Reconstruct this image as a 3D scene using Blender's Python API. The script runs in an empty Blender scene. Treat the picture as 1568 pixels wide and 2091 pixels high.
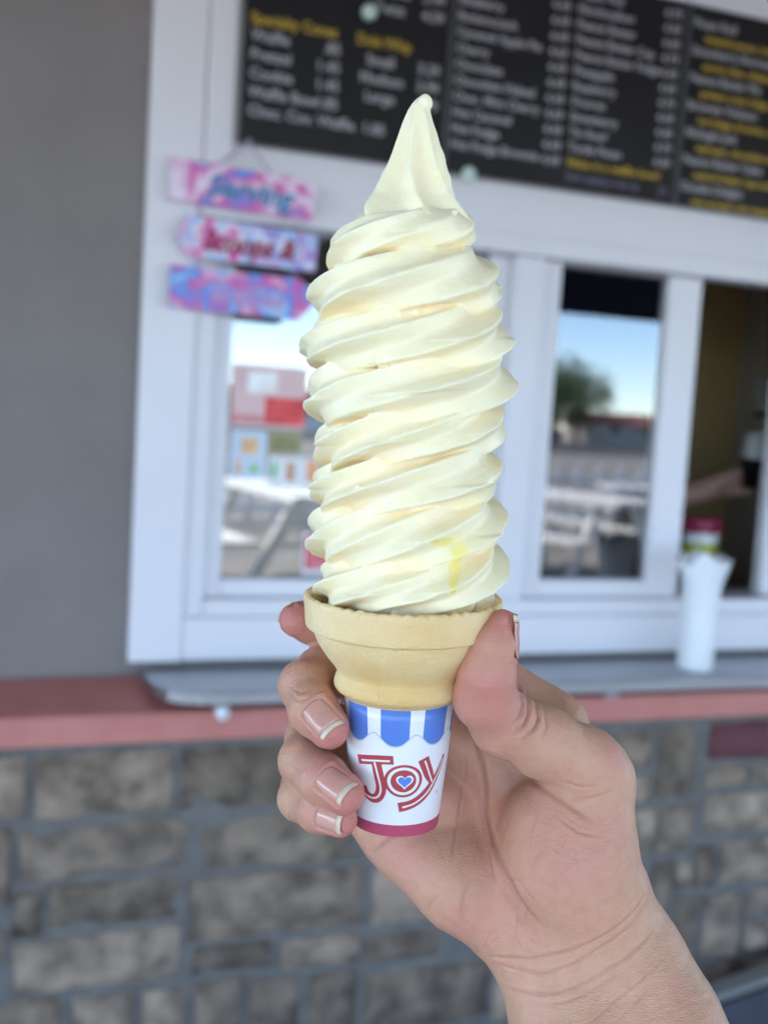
import bpy, bmesh, math, random
import numpy as np
from mathutils import Vector, Matrix
from mathutils.bvhtree import BVHTree

random.seed(7)
rng = np.random.default_rng(7)
scene = bpy.context.scene
C = scene.collection
rad = math.radians

# ------------------------------------------------------------------ camera, sky, sun, exposure
cam_d = bpy.data.cameras.new('camera')
cam = bpy.data.objects.new('camera', cam_d)
C.objects.link(cam)
cam_d.sensor_fit = 'HORIZONTAL'
cam_d.sensor_width = 36.0
cam_d.lens = 36.0 * 2200 / 1568
cam_d.clip_start = 0.02
cam_d.clip_end = 2000
CAM_R = Vector((0.939796, -0.33628262, 0.06080685))
CAM_U = Vector((-0.02701993, 0.10425734, 0.99418325))
CAM_F = Vector((0.34066611, 0.93597244, -0.0888943))
m = Matrix((CAM_R, CAM_U, -CAM_F)).transposed().to_4x4()
m.translation = Vector((0, -1.75, 1.45))
cam.matrix_world = m
cam_d.dof.use_dof = True
cam_d.dof.focus_distance = 0.294
cam_d.dof.aperture_fstop = 15.0
cam_d.dof.aperture_blades = 0
scene.camera = cam

SUN_EL, SUN_AZ = rad(54), rad(248)      # azimuth clockwise from +Y
world = bpy.data.worlds.new('World')
scene.world = world
world.use_nodes = True
wn = world.node_tree
for n in list(wn.nodes): wn.nodes.remove(n)
sky = wn.nodes.new('ShaderNodeTexSky')
sky.sky_type = 'NISHITA'
sky.sun_disc = False
sky.sun_elevation = SUN_EL
sky.sun_rotation = SUN_AZ
sky.air_density = 0.75
sky.dust_density = 0.0
sky.ozone_density = 3.0
sky.altitude = 900
bg = wn.nodes.new('ShaderNodeBackground')
bg.inputs['Strength'].default_value = 0.15
wo = wn.nodes.new('ShaderNodeOutputWorld')
wn.links.new(sky.outputs[0], bg.inputs[0])
wn.links.new(bg.outputs[0], wo.inputs[0])
sd = bpy.data.lights.new('sun', 'SUN')
sd.energy = 3.2
sd.angle = rad(0.53)
sd.color = (1.0, 0.93, 0.84)
sun = bpy.data.objects.new('sun', sd)
C.objects.link(sun)
sdir = Vector((math.sin(SUN_AZ) * math.cos(SUN_EL), math.cos(SUN_AZ) * math.cos(SUN_EL), math.sin(SUN_EL)))
sun.rotation_euler = sdir.to_track_quat('Z', 'Y').to_euler()
sun.location = (0, -6, 8)
vs = scene.view_settings
vs.view_transform = 'Standard'
vs.look = 'None'
vs.exposure = 2.72
vs.gamma = 1.0
scene.render.engine = 'CYCLES'
scene.cycles.max_bounces = 10
scene.cycles.diffuse_bounces = 6

# ------------------------------------------------------------------ helpers
class MB:
    """collects shapes, build() links them as ONE mesh object"""
    def __init__(s):
        s.v, s.f, s.mi = [], [], []
    def add(s, verts, faces, mi=0):
        o = len(s.v)
        s.v += [tuple(p) for p in verts]
        s.f += [tuple(i + o for i in f) for f in faces]
        s.mi += [mi] * len(faces)
        return s
    def box(s, x0, x1, y0, y1, z0, z1, mi=0):
        v = [(x, y, z) for z in (z0, z1) for y in (y0, y1) for x in (x0, x1)]
        f = [(0, 2, 3, 1), (4, 5, 7, 6), (0, 1, 5, 4), (2, 6, 7, 3), (0, 4, 6, 2), (1, 3, 7, 5)]
        return s.add(v, f, mi)
    def prism(s, poly, y0, y1, mi=0):
        """poly in (x, z), extruded along y"""
        n = len(poly)
        v = [(x, y0, z) for x, z in poly] + [(x, y1, z) for x, z in poly]
        f = [tuple(range(n)), tuple(range(2 * n - 1, n - 1, -1))]
        f += [(i, i + n, (i + 1) % n + n, (i + 1) % n) for i in range(n)]
        return s.add(v, f, mi)
    def slab(s, poly, z0, z1, mi=0):
        n = len(poly)
        v = [(x, y, z0) for x, y in poly] + [(x, y, z1) for x, y in poly]
        f = [tuple(range(n - 1, -1, -1)), tuple(range(n, 2 * n))]
        f += [(i, (i + 1) % n, (i + 1) % n + n, i + n) for i in range(n)]
        return s.add(v, f, mi)
    def tube(s, pts, r, n=10, mi=0):
        pts = [Vector(p) for p in pts]
        rr = r if isinstance(r, (list, tuple)) else [r] * len(pts)
        rings = []
        up = Vector((0.31, 0.17, 0.93))
        for i, p in enumerate(pts):
            t = (pts[min(i + 1, len(pts) - 1)] - pts[max(i - 1, 0)]).normalized()
            a = t.cross(up).normalized()
            b = t.cross(a)
            rings.append([p + (a * math.cos(k * 2 * math.pi / n) + b * math.sin(k * 2 * math.pi / n)) * rr[i] for k in range(n)])
        v = [q for ring in rings for q in ring]
        f = []
        for i in range(len(pts) - 1):
            for k in range(n):
                f.append((i * n + k, i * n + (k + 1) % n, (i + 1) * n + (k + 1) % n, (i + 1) * n + k))
        f.append(tuple(range(n - 1, -1, -1)))
        f.append(tuple(range((len(pts) - 1) * n, len(pts) * n)))
        return s.add(v, f, mi)
    def lathe(s, prof, n=48, cx=0, cy=0, mi=0, closed=False):
        v = []
        for r, z in prof:
            for k in range(n):
                a = 2 * math.pi * k / n
                v.append((cx + r * math.cos(a), cy + r * math.sin(a), z))
        f = []
        for i in range(len(prof) - 1):
            for k in range(n):
                f.append((i * n + k, i * n + (k + 1) % n, (i + 1) * n + (k + 1) % n, (i + 1) * n + k))
        if closed:
            f.append(tuple(range(n - 1, -1, -1)))
            f.append(tuple(range((len(prof) - 1) * n, len(prof) * n)))
        return s.add(v, f, mi)
    def build(s, name, mats, parent=None, smooth=False, bevel=0.0):
        me = bpy.data.meshes.new(name)
        me.from_pydata(s.v, [], s.f)
        for mt in (mats if isinstance(mats, (list, tuple)) else [mats]): me.materials.append(mt)
        if any(s.mi): me.polygons.foreach_set('material_index', s.mi)
        if smooth: me.polygons.foreach_set('use_smooth', [True] * len(me.polygons))
        me.update()
        o = bpy.data.objects.new(name, me)
        C.objects.link(o)
        if parent is not None: o.parent = parent
        if bevel:
            b = o.modifiers.new('bevel', 'BEVEL')
            b.width = bevel
            b.segments = 2
            b.limit_method = 'ANGLE'
        return o

def mesh_np(name, v, q, mats, parent=None, smooth=True, mi=None):
    """quads from numpy arrays"""
    me = bpy.data.meshes.new(name)
    me.vertices.add(len(v)); me.vertices.foreach_set('co', np.asarray(v, np.float32).ravel())
    me.loops.add(q.size); me.loops.foreach_set('vertex_index', q.astype(np.int32).ravel())
    k = q.shape[1]
    me.polygons.add(len(q)); me.polygons.foreach_set('loop_start', np.arange(0, q.size, k, dtype=np.int32))
    me.update(calc_edges=True)
    me.validate()
    for mt in (mats if isinstance(mats, (list, tuple)) else [mats]): me.materials.append(mt)
    if mi is not None: me.polygons.foreach_set('material_index', np.asarray(mi, np.int32))
    if smooth: me.polygons.foreach_set('use_smooth', np.ones(len(q), bool))
    o = bpy.data.objects.new(name, me)
    C.objects.link(o)
    if parent is not None: o.parent = parent
    return o

def tag(o, label=None, cat=None, group=None, kind=None):
    if label: o['label'] = label
    if cat: o['category'] = cat
    if group: o['group'] = group
    if kind: o['kind'] = kind
    return o

def thing(name, label, cat, loc=(0, 0, 0), rz=0, group=None):
    o = bpy.data.objects.new(name, None)
    o.empty_display_size = 0.05
    C.objects.link(o)
    o.location = loc
    o.rotation_euler = (0, 0, rz)
    return tag(o, label, cat, group)

def copy_tree(o, parent=None):
    c = o.copy()
    C.objects.link(c)
    if parent is not None: c.parent = parent
    for ch in list(o.children): copy_tree(ch, c)
    return c

def text_geo(s, x, z, size, width=None, shear=0.0, bold=0.0, align='LEFT'):
    """flat lettering as (verts, faces) in the x-z plane, baseline start at x, z"""
    cu = bpy.data.curves.new('t', 'FONT')
    cu.body = s; cu.size = size; cu.shear = shear; cu.offset = bold; cu.align_x = align
    cu.resolution_u = 3
    ob = bpy.data.objects.new('t', cu)
    me = bpy.data.meshes.new_from_object(ob)
    v = [(p.co.x, p.co.y) for p in me.vertices]
    f = [tuple(p.vertices) for p in me.polygons]
    bpy.data.objects.remove(ob); bpy.data.meshes.remove(me); bpy.data.curves.remove(cu)
    if width and v:
        w = max(p[0] for p in v)
        v = [(p[0] * width / w, p[1]) for p in v]
    return [(x + a, z + b) for a, b in v], f

# ------------------------------------------------------------------ materials
def mat(name, col, rough=0.6, col2=None, scale=20.0, bump=0.0, bscale=80.0, metal=0.0, spec=0.5, sss=0.0, sssr=(1, .4, .2), sscale=0.004, detail=4, ramp=(0.35, 0.65), distort=0.0, randomise=0.0, coat=0.0, origin=False, bdist=0.002):
    mt = bpy.data.materials.new(name)
    mt.use_nodes = True
    nt = mt.node_tree
    p = nt.nodes['Principled BSDF']
    p.inputs['Roughness'].default_value = rough
    p.inputs['Metallic'].default_value = metal
    p.inputs['Specular IOR Level'].default_value = spec
    p.inputs['Coat Weight'].default_value = coat
    if sss:
        p.inputs['Subsurface Weight'].default_value = sss
        p.inputs['Subsurface Radius'].default_value = sssr
        p.inputs['Subsurface Scale'].default_value = sscale
    tc = nt.nodes.new('ShaderNodeTexCoord')
    if origin: ORIGIN_TC.append(tc)
    p.inputs['Base Color'].default_value = (*col, 1)
    last = None
    if col2:
        nz = nt.nodes.new('ShaderNodeTexNoise')
        nz.inputs['Scale'].default_value = scale
        nz.inputs['Detail'].default_value = detail
        nz.inputs['Distortion'].default_value = distort
        nt.links.new(tc.outputs['Object'], nz.inputs['Vector'])
        r = nt.nodes.new('ShaderNodeValToRGB')
        r.color_ramp.elements[0].position = ramp[0]; r.color_ramp.elements[0].color = (*col, 1)
        r.color_ramp.elements[1].position = ramp[1]; r.color_ramp.elements[1].color = (*col2, 1)
        nt.links.new(nz.outputs['Fac'], r.inputs['Fac'])
        last = r.outputs['Color']
        nt.links.new(last, p.inputs['Base Color'])
    if randomise and last is not None:
        oi = nt.nodes.new('ShaderNodeObjectInfo')
        hs = nt.nodes.new('ShaderNodeHueSaturation')
        mr = nt.nodes.new('ShaderNodeMapRange')
        mr.inputs[3].default_value = 1 - randomise; mr.inputs[4].default_value = 1 + randomise
        nt.links.new(oi.outputs['Random'], mr.inputs[0])
        nt.links.new(mr.outputs[0], hs.inputs['Value'])
        nt.links.new(last, hs.inputs['Color'])
        nt.links.new(hs.outputs['Color'], p.inputs['Base Color'])
        # shift the noise per object so that no two pieces share a pattern
        ad = nt.nodes.new('ShaderNodeVectorMath'); ad.operation = 'ADD'
        cb = nt.nodes.new('ShaderNodeVectorMath'); cb.operation = 'SCALE'
        cb.inputs[0].default_value = (13.7, 7.1, 29.3)
        nt.links.new(oi.outputs['Random'], cb.inputs['Scale'])
        nt.links.new(tc.outputs['Object'], ad.inputs[0]); nt.links.new(cb.outputs[0], ad.inputs[1])
        nt.links.new(ad.outputs[0], nz.inputs['Vector'])
    if bump:
        nb = nt.nodes.new('ShaderNodeTexNoise')
        nb.inputs['Scale'].default_value = bscale
        nb.inputs['Detail'].default_value = 5
        nt.links.new(tc.outputs['Object'], nb.inputs['Vector'])
        bp = nt.nodes.new('ShaderNodeBump')
        bp.inputs['Strength'].default_value = bump
        bp.inputs['Distance'].default_value = bdist
        nt.links.new(nb.outputs['Fac'], bp.inputs['Height'])
        nt.links.new(bp.outputs['Normal'], p.inputs['Normal'])
    return mt

M = {}
ORIGIN_TC = []      # materials measured in metres from the shop corner
M['stucco'] = mat('stucco', (.205, .183, .174), .95, (.225, .200, .190), 7, .3, 260)
M['white_pvc'] = mat('white_pvc', (.72, .70, .735), .38, (.68, .665, .70), 3, .03, 30)
M['red_paint'] = mat('red_paint', (.56, .205, .165), .55, (.50, .17, .14), 14, .15, 60)
M['mortar'] = mat('mortar', (.130, .117, .106), .95, (.17, .152, .138), 26, .8, 120)
M['brick'] = mat('brick', (.115, .083, .060), .92, (.40, .295, .212), 20, .9, 60, detail=7, ramp=(.34, .80), randomise=.36, bdist=.006, origin=True)
M['red_brick'] = mat('red_brick', (.17, .05, .055), .85, (.12, .045, .05), 18, .8, 60)
M['steel'] = mat('steel', (.42, .42, .44), .34, (.38, .38, .40), 6, .02, 40, metal=1.0)
M['board_black'] = mat('board_black', (.008, .008, .009), .22, (.012, .012, .013), 8)
M['board_grey'] = mat('board_grey', (.055, .055, .06), .35)
M['txt_white'] = mat('txt_white', (.33, .32, .34), .6)
M['txt_yellow'] = mat('txt_yellow', (.42, .28, .025), .6)
M['txt_lilac'] = mat('txt_lilac', (.13, .11, .18), .6)
M['magnet'] = mat('magnet', (.55, .68, .62), .35)
M['interior_tan'] = mat('interior_tan', (.74, .56, .28), .8, (.72, .54, .26), 4)
M['interior_grey'] = mat('interior_grey', (.62, .58, .53), .8, (.58, .54, .49), 4)
M['interior_floor'] = mat('interior_floor', (.20, .15, .12), .5, (.14, .11, .09), 12)
M['plastic_white'] = mat('plastic_white', (.80, .81, .83), .4, (.74, .76, .79), 14, sss=.15, sscale=.003, sssr=(1, 1, 1))
M['wood_edge'] = mat('wood_edge', (.45, .34, .24), .7)
M['cord_lilac'] = mat('cord_lilac', (.42, .36, .56), .7)
M['skin_worker'] = mat('skin_worker', (.66, .38, .31), .5, (.62, .35, .29), 20)
M['cloth_black'] = mat('cloth_black', (.016, .014, .017), .9, (.025, .022, .025), 60)
M['dark_glass'] = mat('dark_glass', (.012, .012, .014), .15)
M['lid_red'] = mat('lid_red', (.30, .02, .07), .4)
M['label_green'] = mat('label_green', (.45, .50, .04), .5)
M['concrete'] = mat('concrete', (.25, .235, .215), .9, (.20, .19, .175), 1.3, .5, 30)
M['asphalt'] = mat('asphalt', (.055, .055, .057), .9, (.075, .073, .07), 3, .5, 40)
M['kerb_blue'] = mat('kerb_blue', (.17, .19, .235), .85, (.12, .135, .17), 12, .4, 60)
M['soffit'] = mat('soffit', (.42, .39, .36), .8, (.40, .37, .34), 3)
M['navy'] = mat('navy', (.025, .032, .07), .8)
M['fence_white'] = mat('fence_white', (.78, .78, .77), .5)
M['bark'] = mat('bark', (.09, .06, .04), .95, (.05, .035, .025), 20, .8, 40)
M['leaf'] = mat('leaf', (.050, .085, .022), .6, (.085, .13, .04), 1.2, randomise=.2)
M['house_wall'] = mat('house_wall', (.55, .50, .44), .9, (.48, .43, .38), 2)
M['house_roof'] = mat('house_roof', (.22, .085, .07), .9, (.16, .065, .055), 4)
M['bin_grey'] = mat('bin_grey', (.05, .06, .07), .6)

def glass_mat():
    mt = bpy.data.materials.new('window_glass')
    mt.use_nodes = True
    nt = mt.node_tree
    for n in list(nt.nodes): nt.nodes.remove(n)
    out = nt.nodes.new('ShaderNodeOutputMaterial')
    tr = nt.nodes.new('ShaderNodeBsdfTransparent'); tr.inputs[0].default_value = (.86, .88, .88, 1)
    gl = nt.nodes.new('ShaderNodeBsdfGlossy'); gl.inputs['Roughness'].default_value = 0.0
    gl.inputs[0].default_value = (1, 1, 1, 1)
    fr = nt.nodes.new('ShaderNodeFresnel'); fr.inputs[0].default_value = 2.25
    mx = nt.nodes.new('ShaderNodeMixShader')
    nt.links.new(fr.outputs[0], mx.inputs[0]); nt.links.new(tr.outputs[0], mx.inputs[1]); nt.links.new(gl.outputs[0], mx.inputs[2])
    nt.links.new(mx.outputs[0], out.inputs[0])
    return mt
M['glass'] = glass_mat()

def dye_mat(name, cols, seed, scale=22):
    """tie-dye print on the wooden plaques"""
    mt = bpy.data.materials.new(name); mt.use_nodes = True
    nt = mt.node_tree; p = nt.nodes['Principled BSDF']; p.inputs['Roughness'].default_value = .5
    tc = nt.nodes.new('ShaderNodeTexCoord')
    mp = nt.nodes.new('ShaderNodeMapping'); mp.inputs['Location'].default_value = (seed, seed * .7, 0)
    nz = nt.nodes.new('ShaderNodeTexNoise'); nz.inputs['Scale'].default_value = scale; nz.inputs['Detail'].default_value = 1.5; nz.inputs['Distortion'].default_value = 1.2
    r = nt.nodes.new('ShaderNodeValToRGB'); e = r.color_ramp.elements
    e[0].position = .30; e[0].color = (*cols[0], 1); e[1].position = .72; e[1].color = (*cols[-1], 1)
    for i, c in enumerate(cols[1:-1]):
        k = e.new(.30 + .42 * (i + 1) / (len(cols) - 1)); k.color = (*c, 1)
    nt.links.new(tc.outputs['Object'], mp.inputs[0]); nt.links.new(mp.outputs[0], nz.inputs['Vector'])
    nt.links.new(nz.outputs['Fac'], r.inputs[0]); nt.links.new(r.outputs[0], p.inputs['Base Color'])
    return mt

# ------------------------------------------------------------------ the setting
tag(MB().add([(-400, -400, 0), (400, -400, 0), (400, 400, 0), (-400, 400, 0)], [(0, 1, 2, 3)]).build('ground', M['asphalt']), kind='structure')
tag(MB().box(-30, 60, -45, -.09, .004, .12).build('pavement', M['concrete'], bevel=.01), kind='structure')

# ------------------------------------------------------------------ shop building
shop = thing('shop_building', 'grey stucco shop front with red painted ledge over stone facing', 'building', (.9, .5, 0))
for tc_ in ORIGIN_TC: tc_.object = shop
def sp(name, mb, mt, bevel=0.0, parent=shop, smooth=False):
    o = mb.build(name, mt, parent, smooth, bevel)
    o.matrix_parent_inverse = Matrix.Translation(Vector(parent.location)).inverted() if parent is shop else Matrix()
    return o
UL, UR = -1.6, 4.2
ZO0, ZO1 = 1.03, 2.40
w = MB()
w.box(UL, .225, .022, .14, .90, 3.1).box(1.80, UR, .022, .14, .90, 3.1).box(.225, 1.80, .022, .14, ZO1, 3.1).box(.225, 1.80, .022, .14, .90, ZO0)
sp('stucco_wall', w, M['stucco'])
sp('ledge', MB().add([(UL, .021, .930), (UR, .021, .930), (UR, -.125, .930), (UL, -.125, .930), (UL, .021, 1.000), (UR, .021, 1.000), (UR, -.125, .976), (UL, -.125, .976)],
   [(0, 1, 2, 3), (7, 6, 5, 4), (3, 2, 6, 7), (0, 4, 5, 1), (0, 3, 7, 4), (1, 5, 6, 2)]), M['red_paint'], .004)
facing = sp('stone_facing', MB().box(UL, UR, -.088, .14, .121, .929), M['mortar'])
sp('plinth', MB().box(UL, UR, -.16, .10, .12, .20), M['concrete'], .008)
rp_ = thing('ramp', 'sloping blue grey concrete ramp rising along the stone facing', 'ramp', (1.9, -.4, .121))
MB().prism([(-0.758, 0), (.9, 0), (.9, 0.573), (-0.758, 0.271)], -.35, .195).build('slab', M['kerb_blue'], rp_, False, .006)
MB().prism([(-0.758, 0.272), (.9, 0.574), (.9, 0.589), (-0.758, 0.287)], .196, .239).build('edge_strip', M['concrete'], rp_, False, .004)
room = MB()
room.box(-.4, 2.16, 1.05, 1.11, .12, 2.7)
sp('back_wall', room, M['interior_tan'])
sp('side_wall', MB().box(2.16, 2.22, .141, 1.11, .12, 2.7), M['interior_grey'])
sp('inner_wall', MB().box(-.46, -.40, .141, 1.11, .12, 2.7), M['interior_tan'])
sp('inner_ceiling', MB().box(-.46, 2.22, .141, 1.11, 2.7, 2.76), M['interior_grey'])
sp('inner_floor', MB().box(-.46, 2.22, .141, 1.11, .06, .119), M['interior_floor'])
sp('inner_counter', MB().box(.2, 2.15, .142, .34, 1.06, 1.10), M['interior_grey'], .004)

# stones of the facing: every stone its own piece, sharing six rough meshes
BR = [(0.0, 0.056, 0.815, 0.904), (0.072, 0.276, 0.81, 0.907), (0.291, 0.48, 0.81, 0.909), (0.01, 0.038, 0.68, 0.794), (0.054, 0.306, 0.711, 0.793), (0.329, 0.599, 0.702, 0.79), (0.046, 0.085, 0.623, 0.694), (0.099, 0.294, 0.633, 0.7), (0.316, 0.606, 0.586, 0.689), (0.626, 0.748, 0.581, 0.68), (0.05, 0.301, 0.529, 0.614), (0.322, 0.454, 0.53, 0.574), (0.471, 0.606, 0.521, 0.57), (0.62, 0.756, 0.512, 0.562), (0.017, 0.12, 0.446, 0.522), (0.138, 0.23, 0.434, 0.514), (0.246, 0.313, 0.42, 0.508), (0.33, 0.404, 0.416, 0.515), (0.42, 0.505, 0.405, 0.508), (0.524, 0.607, 0.399, 0.502), (0.626, 0.858, 0.387, 0.492), (1.089, 1.16, 0.831, 0.901), (1.106, 1.166, 0.764, 0.813), (1.18, 1.257, 0.77, 0.903), (1.289, 1.476, 0.839, 0.909), (1.285, 1.382, 0.781, 0.823), (1.396, 1.508, 0.782, 0.825), (1.293, 1.47, 0.692, 0.765), (1.126, 1.184, 0.666, 0.745), (1.192, 1.266, 0.661, 0.75), (1.342, 1.505, 0.586, 0.668), (1.28, 1.324, 0.585, 0.669), (1.235, 1.272, 0.589, 0.638), (1.188, 1.227, 0.524, 0.64), (1.312, 1.399, 0.44, 0.566), (1.409, 1.515, 0.514, 0.567), (1.414, 1.523, 0.44, 0.497), (1.244, 1.297, 0.434, 0.569), (1.323, 1.406, 0.366, 0.424), (1.422, 1.556, 0.37, 0.427)]
def brick_mesh(k):
    bm = bmesh.new()
    n1, n2 = 4, 3
    vs_ = {}
    for i in range(n1 + 1):
        for j in range(n2 + 1):
            ex = i in (0, n1); ez = j in (0, n2)
            x = -.5 + i / n1; z = -.5 + j / n2
            y = -.5 + random.uniform(-.10, .16) + (.35 if (ex or ez) else 0)
            if ex: x += random.uniform(-.012, .012); 
            else: x += random.uniform(-.05, .05)
            if ez: z += random.uniform(-.03, .03)
            vs_[i, j] = bm.verts.new((x, y, z))
    for i in range(n1):
        for j in range(n2):
            bm.faces.new((vs_[i, j], vs_[i + 1, j], vs_[i + 1, j + 1], vs_[i, j + 1]))
    ed = [vs_[i, 0] for i in range(n1)] + [vs_[n1, j] for j in range(n2)] + [vs_[i, n2] for i in range(n1, 0, -1)] + [vs_[0, j] for j in range(n2, 0, -1)]
    bk = [bm.verts.new((v.co.x, .5, v.co.z)) for v in ed]
    for a in range(len(ed)):
        b = (a + 1) % len(ed)
        bm.faces.new((ed[b], ed[a], bk[a], bk[b]))
    me = bpy.data.meshes.new('brick')
    bm.to_mesh(me); bm.free()
    me.polygons.foreach_set('use_smooth', [True] * len(me.polygons))
    return me
brick_meshes = []
for k in range(6):
    me = brick_mesh(k); me.materials.append(M['brick']); brick_meshes.append(me)
red_me = brick_mesh(9); red_me.materials.append(M['red_brick'])
def add_brick(u0, u1, z0, z1, me=None):
    o = bpy.data.objects.new('brick', me or random.choice(brick_meshes))
    C.objects.link(o)
    o.parent = facing
    o.matrix_parent_inverse = Matrix()
    t = .034
    o.location = ((u0 + u1) / 2, -.0875 + random.uniform(-.003, .003), (z0 + z1) / 2)
    o.rotation_euler = (0, random.uniform(-.012, .012), random.choice((0, 0)))
    o.scale = (u1 - u0, t, z1 - z0)
    return o
rects = []
for (u0, u1, z0, z1) in BR:
    rects.append((u0, u1, z0, z1))
    add_brick(u0, u1, z0, z1, red_me if abs(u0 - 1.289) < .002 else None)
# the same coursing goes on where the hand hides it and outside the view
zrow = .918
while zrow > .22:
    h = random.choice((.062, .085, .105))
    u = UL + .02
    while u < UR - .1:
        wd = random.choice((.09, .15, .2, .27, .3))
        r_ = (u, min(u + wd, UR - .01), max(zrow - h, .205), zrow - .012)
        for q in sorted(rects):
            if q[0] < r_[1] + .01 and q[1] > r_[0] - .01 and q[2] < r_[3] + .008 and q[3] > r_[2] - .008:
                if q[0] - .012 - r_[0] > .05: r_ = (r_[0], q[0] - .012, r_[2], r_[3])
                else: r_ = None; u = q[1] - wd + .0; break
        if r_: add_brick(*r_)
        u += wd + .013
    zrow -= h

# ------------------------------------------------------------------ service window
win = thing('service_window', 'white framed sliding order window with glass panes above steel shelf', 'window', (1.0, .02, 1.03))
def wp(name, mb, mt=None, bevel=.003):
    o = mb.build(name, mt or M['white_pvc'], win, False, bevel)
    o.matrix_parent_inverse = Matrix.Translation(Vector(win.location)).inverted()
    return o
wp('casing', MB().box(.212, .297, 0, .05, 1.026, 2.45))
wp('casing', MB().box(1.74, 1.83, 0, .05, 1.026, 2.45))
wp('header_panel', MB().box(.2975, 1.7395, .006, .05, 1.785, 2.449))
wp('header_trim', MB().box(.2975, 1.7395, -.004, .05, 1.749, 1.7845))
wp('side_trim', MB().box(.2985, .342, -.006, .0055, 1.786, 2.448))
wp('apron', MB().box(.2975, 1.7395, .004, .05, 1.0265, 1.0985))
wp('window_frame', MB().box(.298, .330, .010, .10, 1.099, 1.7485))
wp('window_frame', MB().box(.3305, 1.7075, .010, .10, 1.099, 1.128))
wp('window_frame', MB().box(1.708, 1.739, .010, .10, 1.099, 1.7485))
wp('mullion', MB().box(.862, .920, .008, .10, 1.1285, 1.7485))
def sash(u0, u1, z0, z1, y, sl, sr, sb, st, glass=True):
    wp('sash_stile', MB().box(u0, u0 + sl, y, y + .03, z0, z1))
    wp('sash_stile', MB().box(u1 - sr, u1, y, y + .03, z0, z1))
    wp('sash_rail', MB().box(u0 + sl + .0003, u1 - sr - .0003, y + .001, y + .029, z0, z0 + sb))
    if st: wp('sash_rail', MB().box(u0 + sl + .0003, u1 - sr - .0003, y + .001, y + .029, z1 - st, z1))
    wp('pane', MB().box(u0 + sl - .004, u1 - sr + .004, y + .013, y + .017, z0 + sb - .004, z1 - (st or -.004)), M['glass'], 0)
sash(.3308, .8617, 1.1285, 1.7485, .034, .033, .04, .030, 0)
sash(.9205, 1.274, 1.1285, 1.7485, .034, .048, .071, .032, 0)
sash(1.502, 1.7075, 1.1285, 1.7485, .066, .05, .03, .032, 0)

# ------------------------------------------------------------------ menu board
board = thing('menu_board', 'black letter board menu with white and yellow price lists above window', 'menu board', (.9, 0, 1.865))
inv_b = Matrix.Translation(Vector(board.location)).inverted()
def bp_(name, mb, mt, bevel=0):
    o = mb.build(name, mt, board, False, bevel)
    o.matrix_parent_inverse = inv_b
    return o
cols_b = [(.350, .691), (.703, .925), (.925, 1.148), (1.164, 1.60)]
for a, b in ((.350, .692), (.702, 1.150), (1.162, 1.62)):
    bp_('panel', MB().box(a, b, -.018, .004, 1.868, 2.225), M['board_black'], .001)
for u in (.697, 1.156):
    bp_('divider', MB().box(u - .0048, u + .0048, -.024, .003, 1.868, 2.225), M['board_grey'], .001)
bp_('top_rail', MB().box(.348, 1.622, -.022, .004, 2.2255, 2.246), M['white_pvc'], .002)
tw, ty, tl = M['txt_white'], M['txt_yellow'], M['txt_lilac']
TY = -.0185
def put(mb, s, u, z, size=.0235, width=None, al='LEFT', bold=.0006):
    v, f = text_geo(s, u, z, size, width, 0, bold, al)
    bp_('lettering', MB().add([(a, TY, b) for a, b in v], f), mb)
put(ty, 'Specialty Cones', .358, 2.052, .024, .142)
for i, (a, b) in enumerate((('Waffle', '.85'), ('Pretzel', '1.45'), ('Cookie', '1.45'), ('Waffle Bowl', '.85'), ('Choc. Cov. Waffle  1.85', ''))):
    put(tw, a, .360, 2.026 - i * .0288)
    if b: put(tw, b, .508, 2.026 - i * .0288, al='RIGHT')
put(ty, 'Dole Whip', .534, 2.050, .024, .094)
for i, (a, b) in enumerate((('Small', '3.29'), ('Medium', '3.99'), ('Large', '4.79'))):
    put(tw, a, .552 - (.010 if i == 1 else 0), 2.020 - i * .0288)
    put(tw, b, .682, 2.020 - i * .0288, al='RIGHT')
for i, (a, b) in enumerate((('Twist', '4.59'), ('Vanilla', '3.99'), ('Chocolate', '3.29'))):
    put(tw, a, .56, 2.105 + i * .0288); put(tw, b, .684, 2.105 + i * .0288, al='RIGHT')
for i, a in enumerate(('Lemon', 'Banana', 'Blueberry', 'Butterscotch', 'Caramel Apple Pie', 'Cherry', 'Chocolate', 'Chocolate Malted', 'Choc. Mint Cherry', 'Hot Caramel', 'Hot Fudge', 'Hot Fudge Brownie')):
    z = 2.197 - i * .0262
    put(tw, a, .708, z, .021)
    put(tw, '4.%d9' % (4 if i % 4 else 6), .918, z - .003, .021, al='RIGHT')
for i, a in enumerate(('Maple Nut', 'Marshmallow', 'Peanut Butter', 'Peanut Butter Cup', 'Peanut Butter Fudge', 'Pineapple', 'Raspberry', "S'mores", 'Strawberry', 'Tin Roof', 'Turtle Pecan')):
    z = 2.196 - i * .0262
    put(tw, a, .932, z, .021)
    put(tw, '4.%d9' % (4 if i % 3 else 7), 1.144, z - .002, .021, al='RIGHT')
put(ty, 'Make it a waffle bowl', .932, 1.908, .020, .19)
put(tl, 'Extra topping on any cup', .932, 1.885, .018, .15); put(tl, '.75', 1.142, 1.882, .019, al='RIGHT')
c4 = (('Pecan Roll', 'toasted pecans, hot caramel'), ('Strawberry Shortcake', 'pound cake, whipped cream'), ('Peanut Butter Pie', 'graham crust, fudge swirl'), ('Brownie Volcano', 'hot fudge, brownie, cherry'), ('Midnight Jolt', 'espresso, chocolate chips'), ('Peanut Butter Cake', 'peanut butter cups and fudge'), ('Double Delight', 'two scoops, two toppings'))
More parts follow.
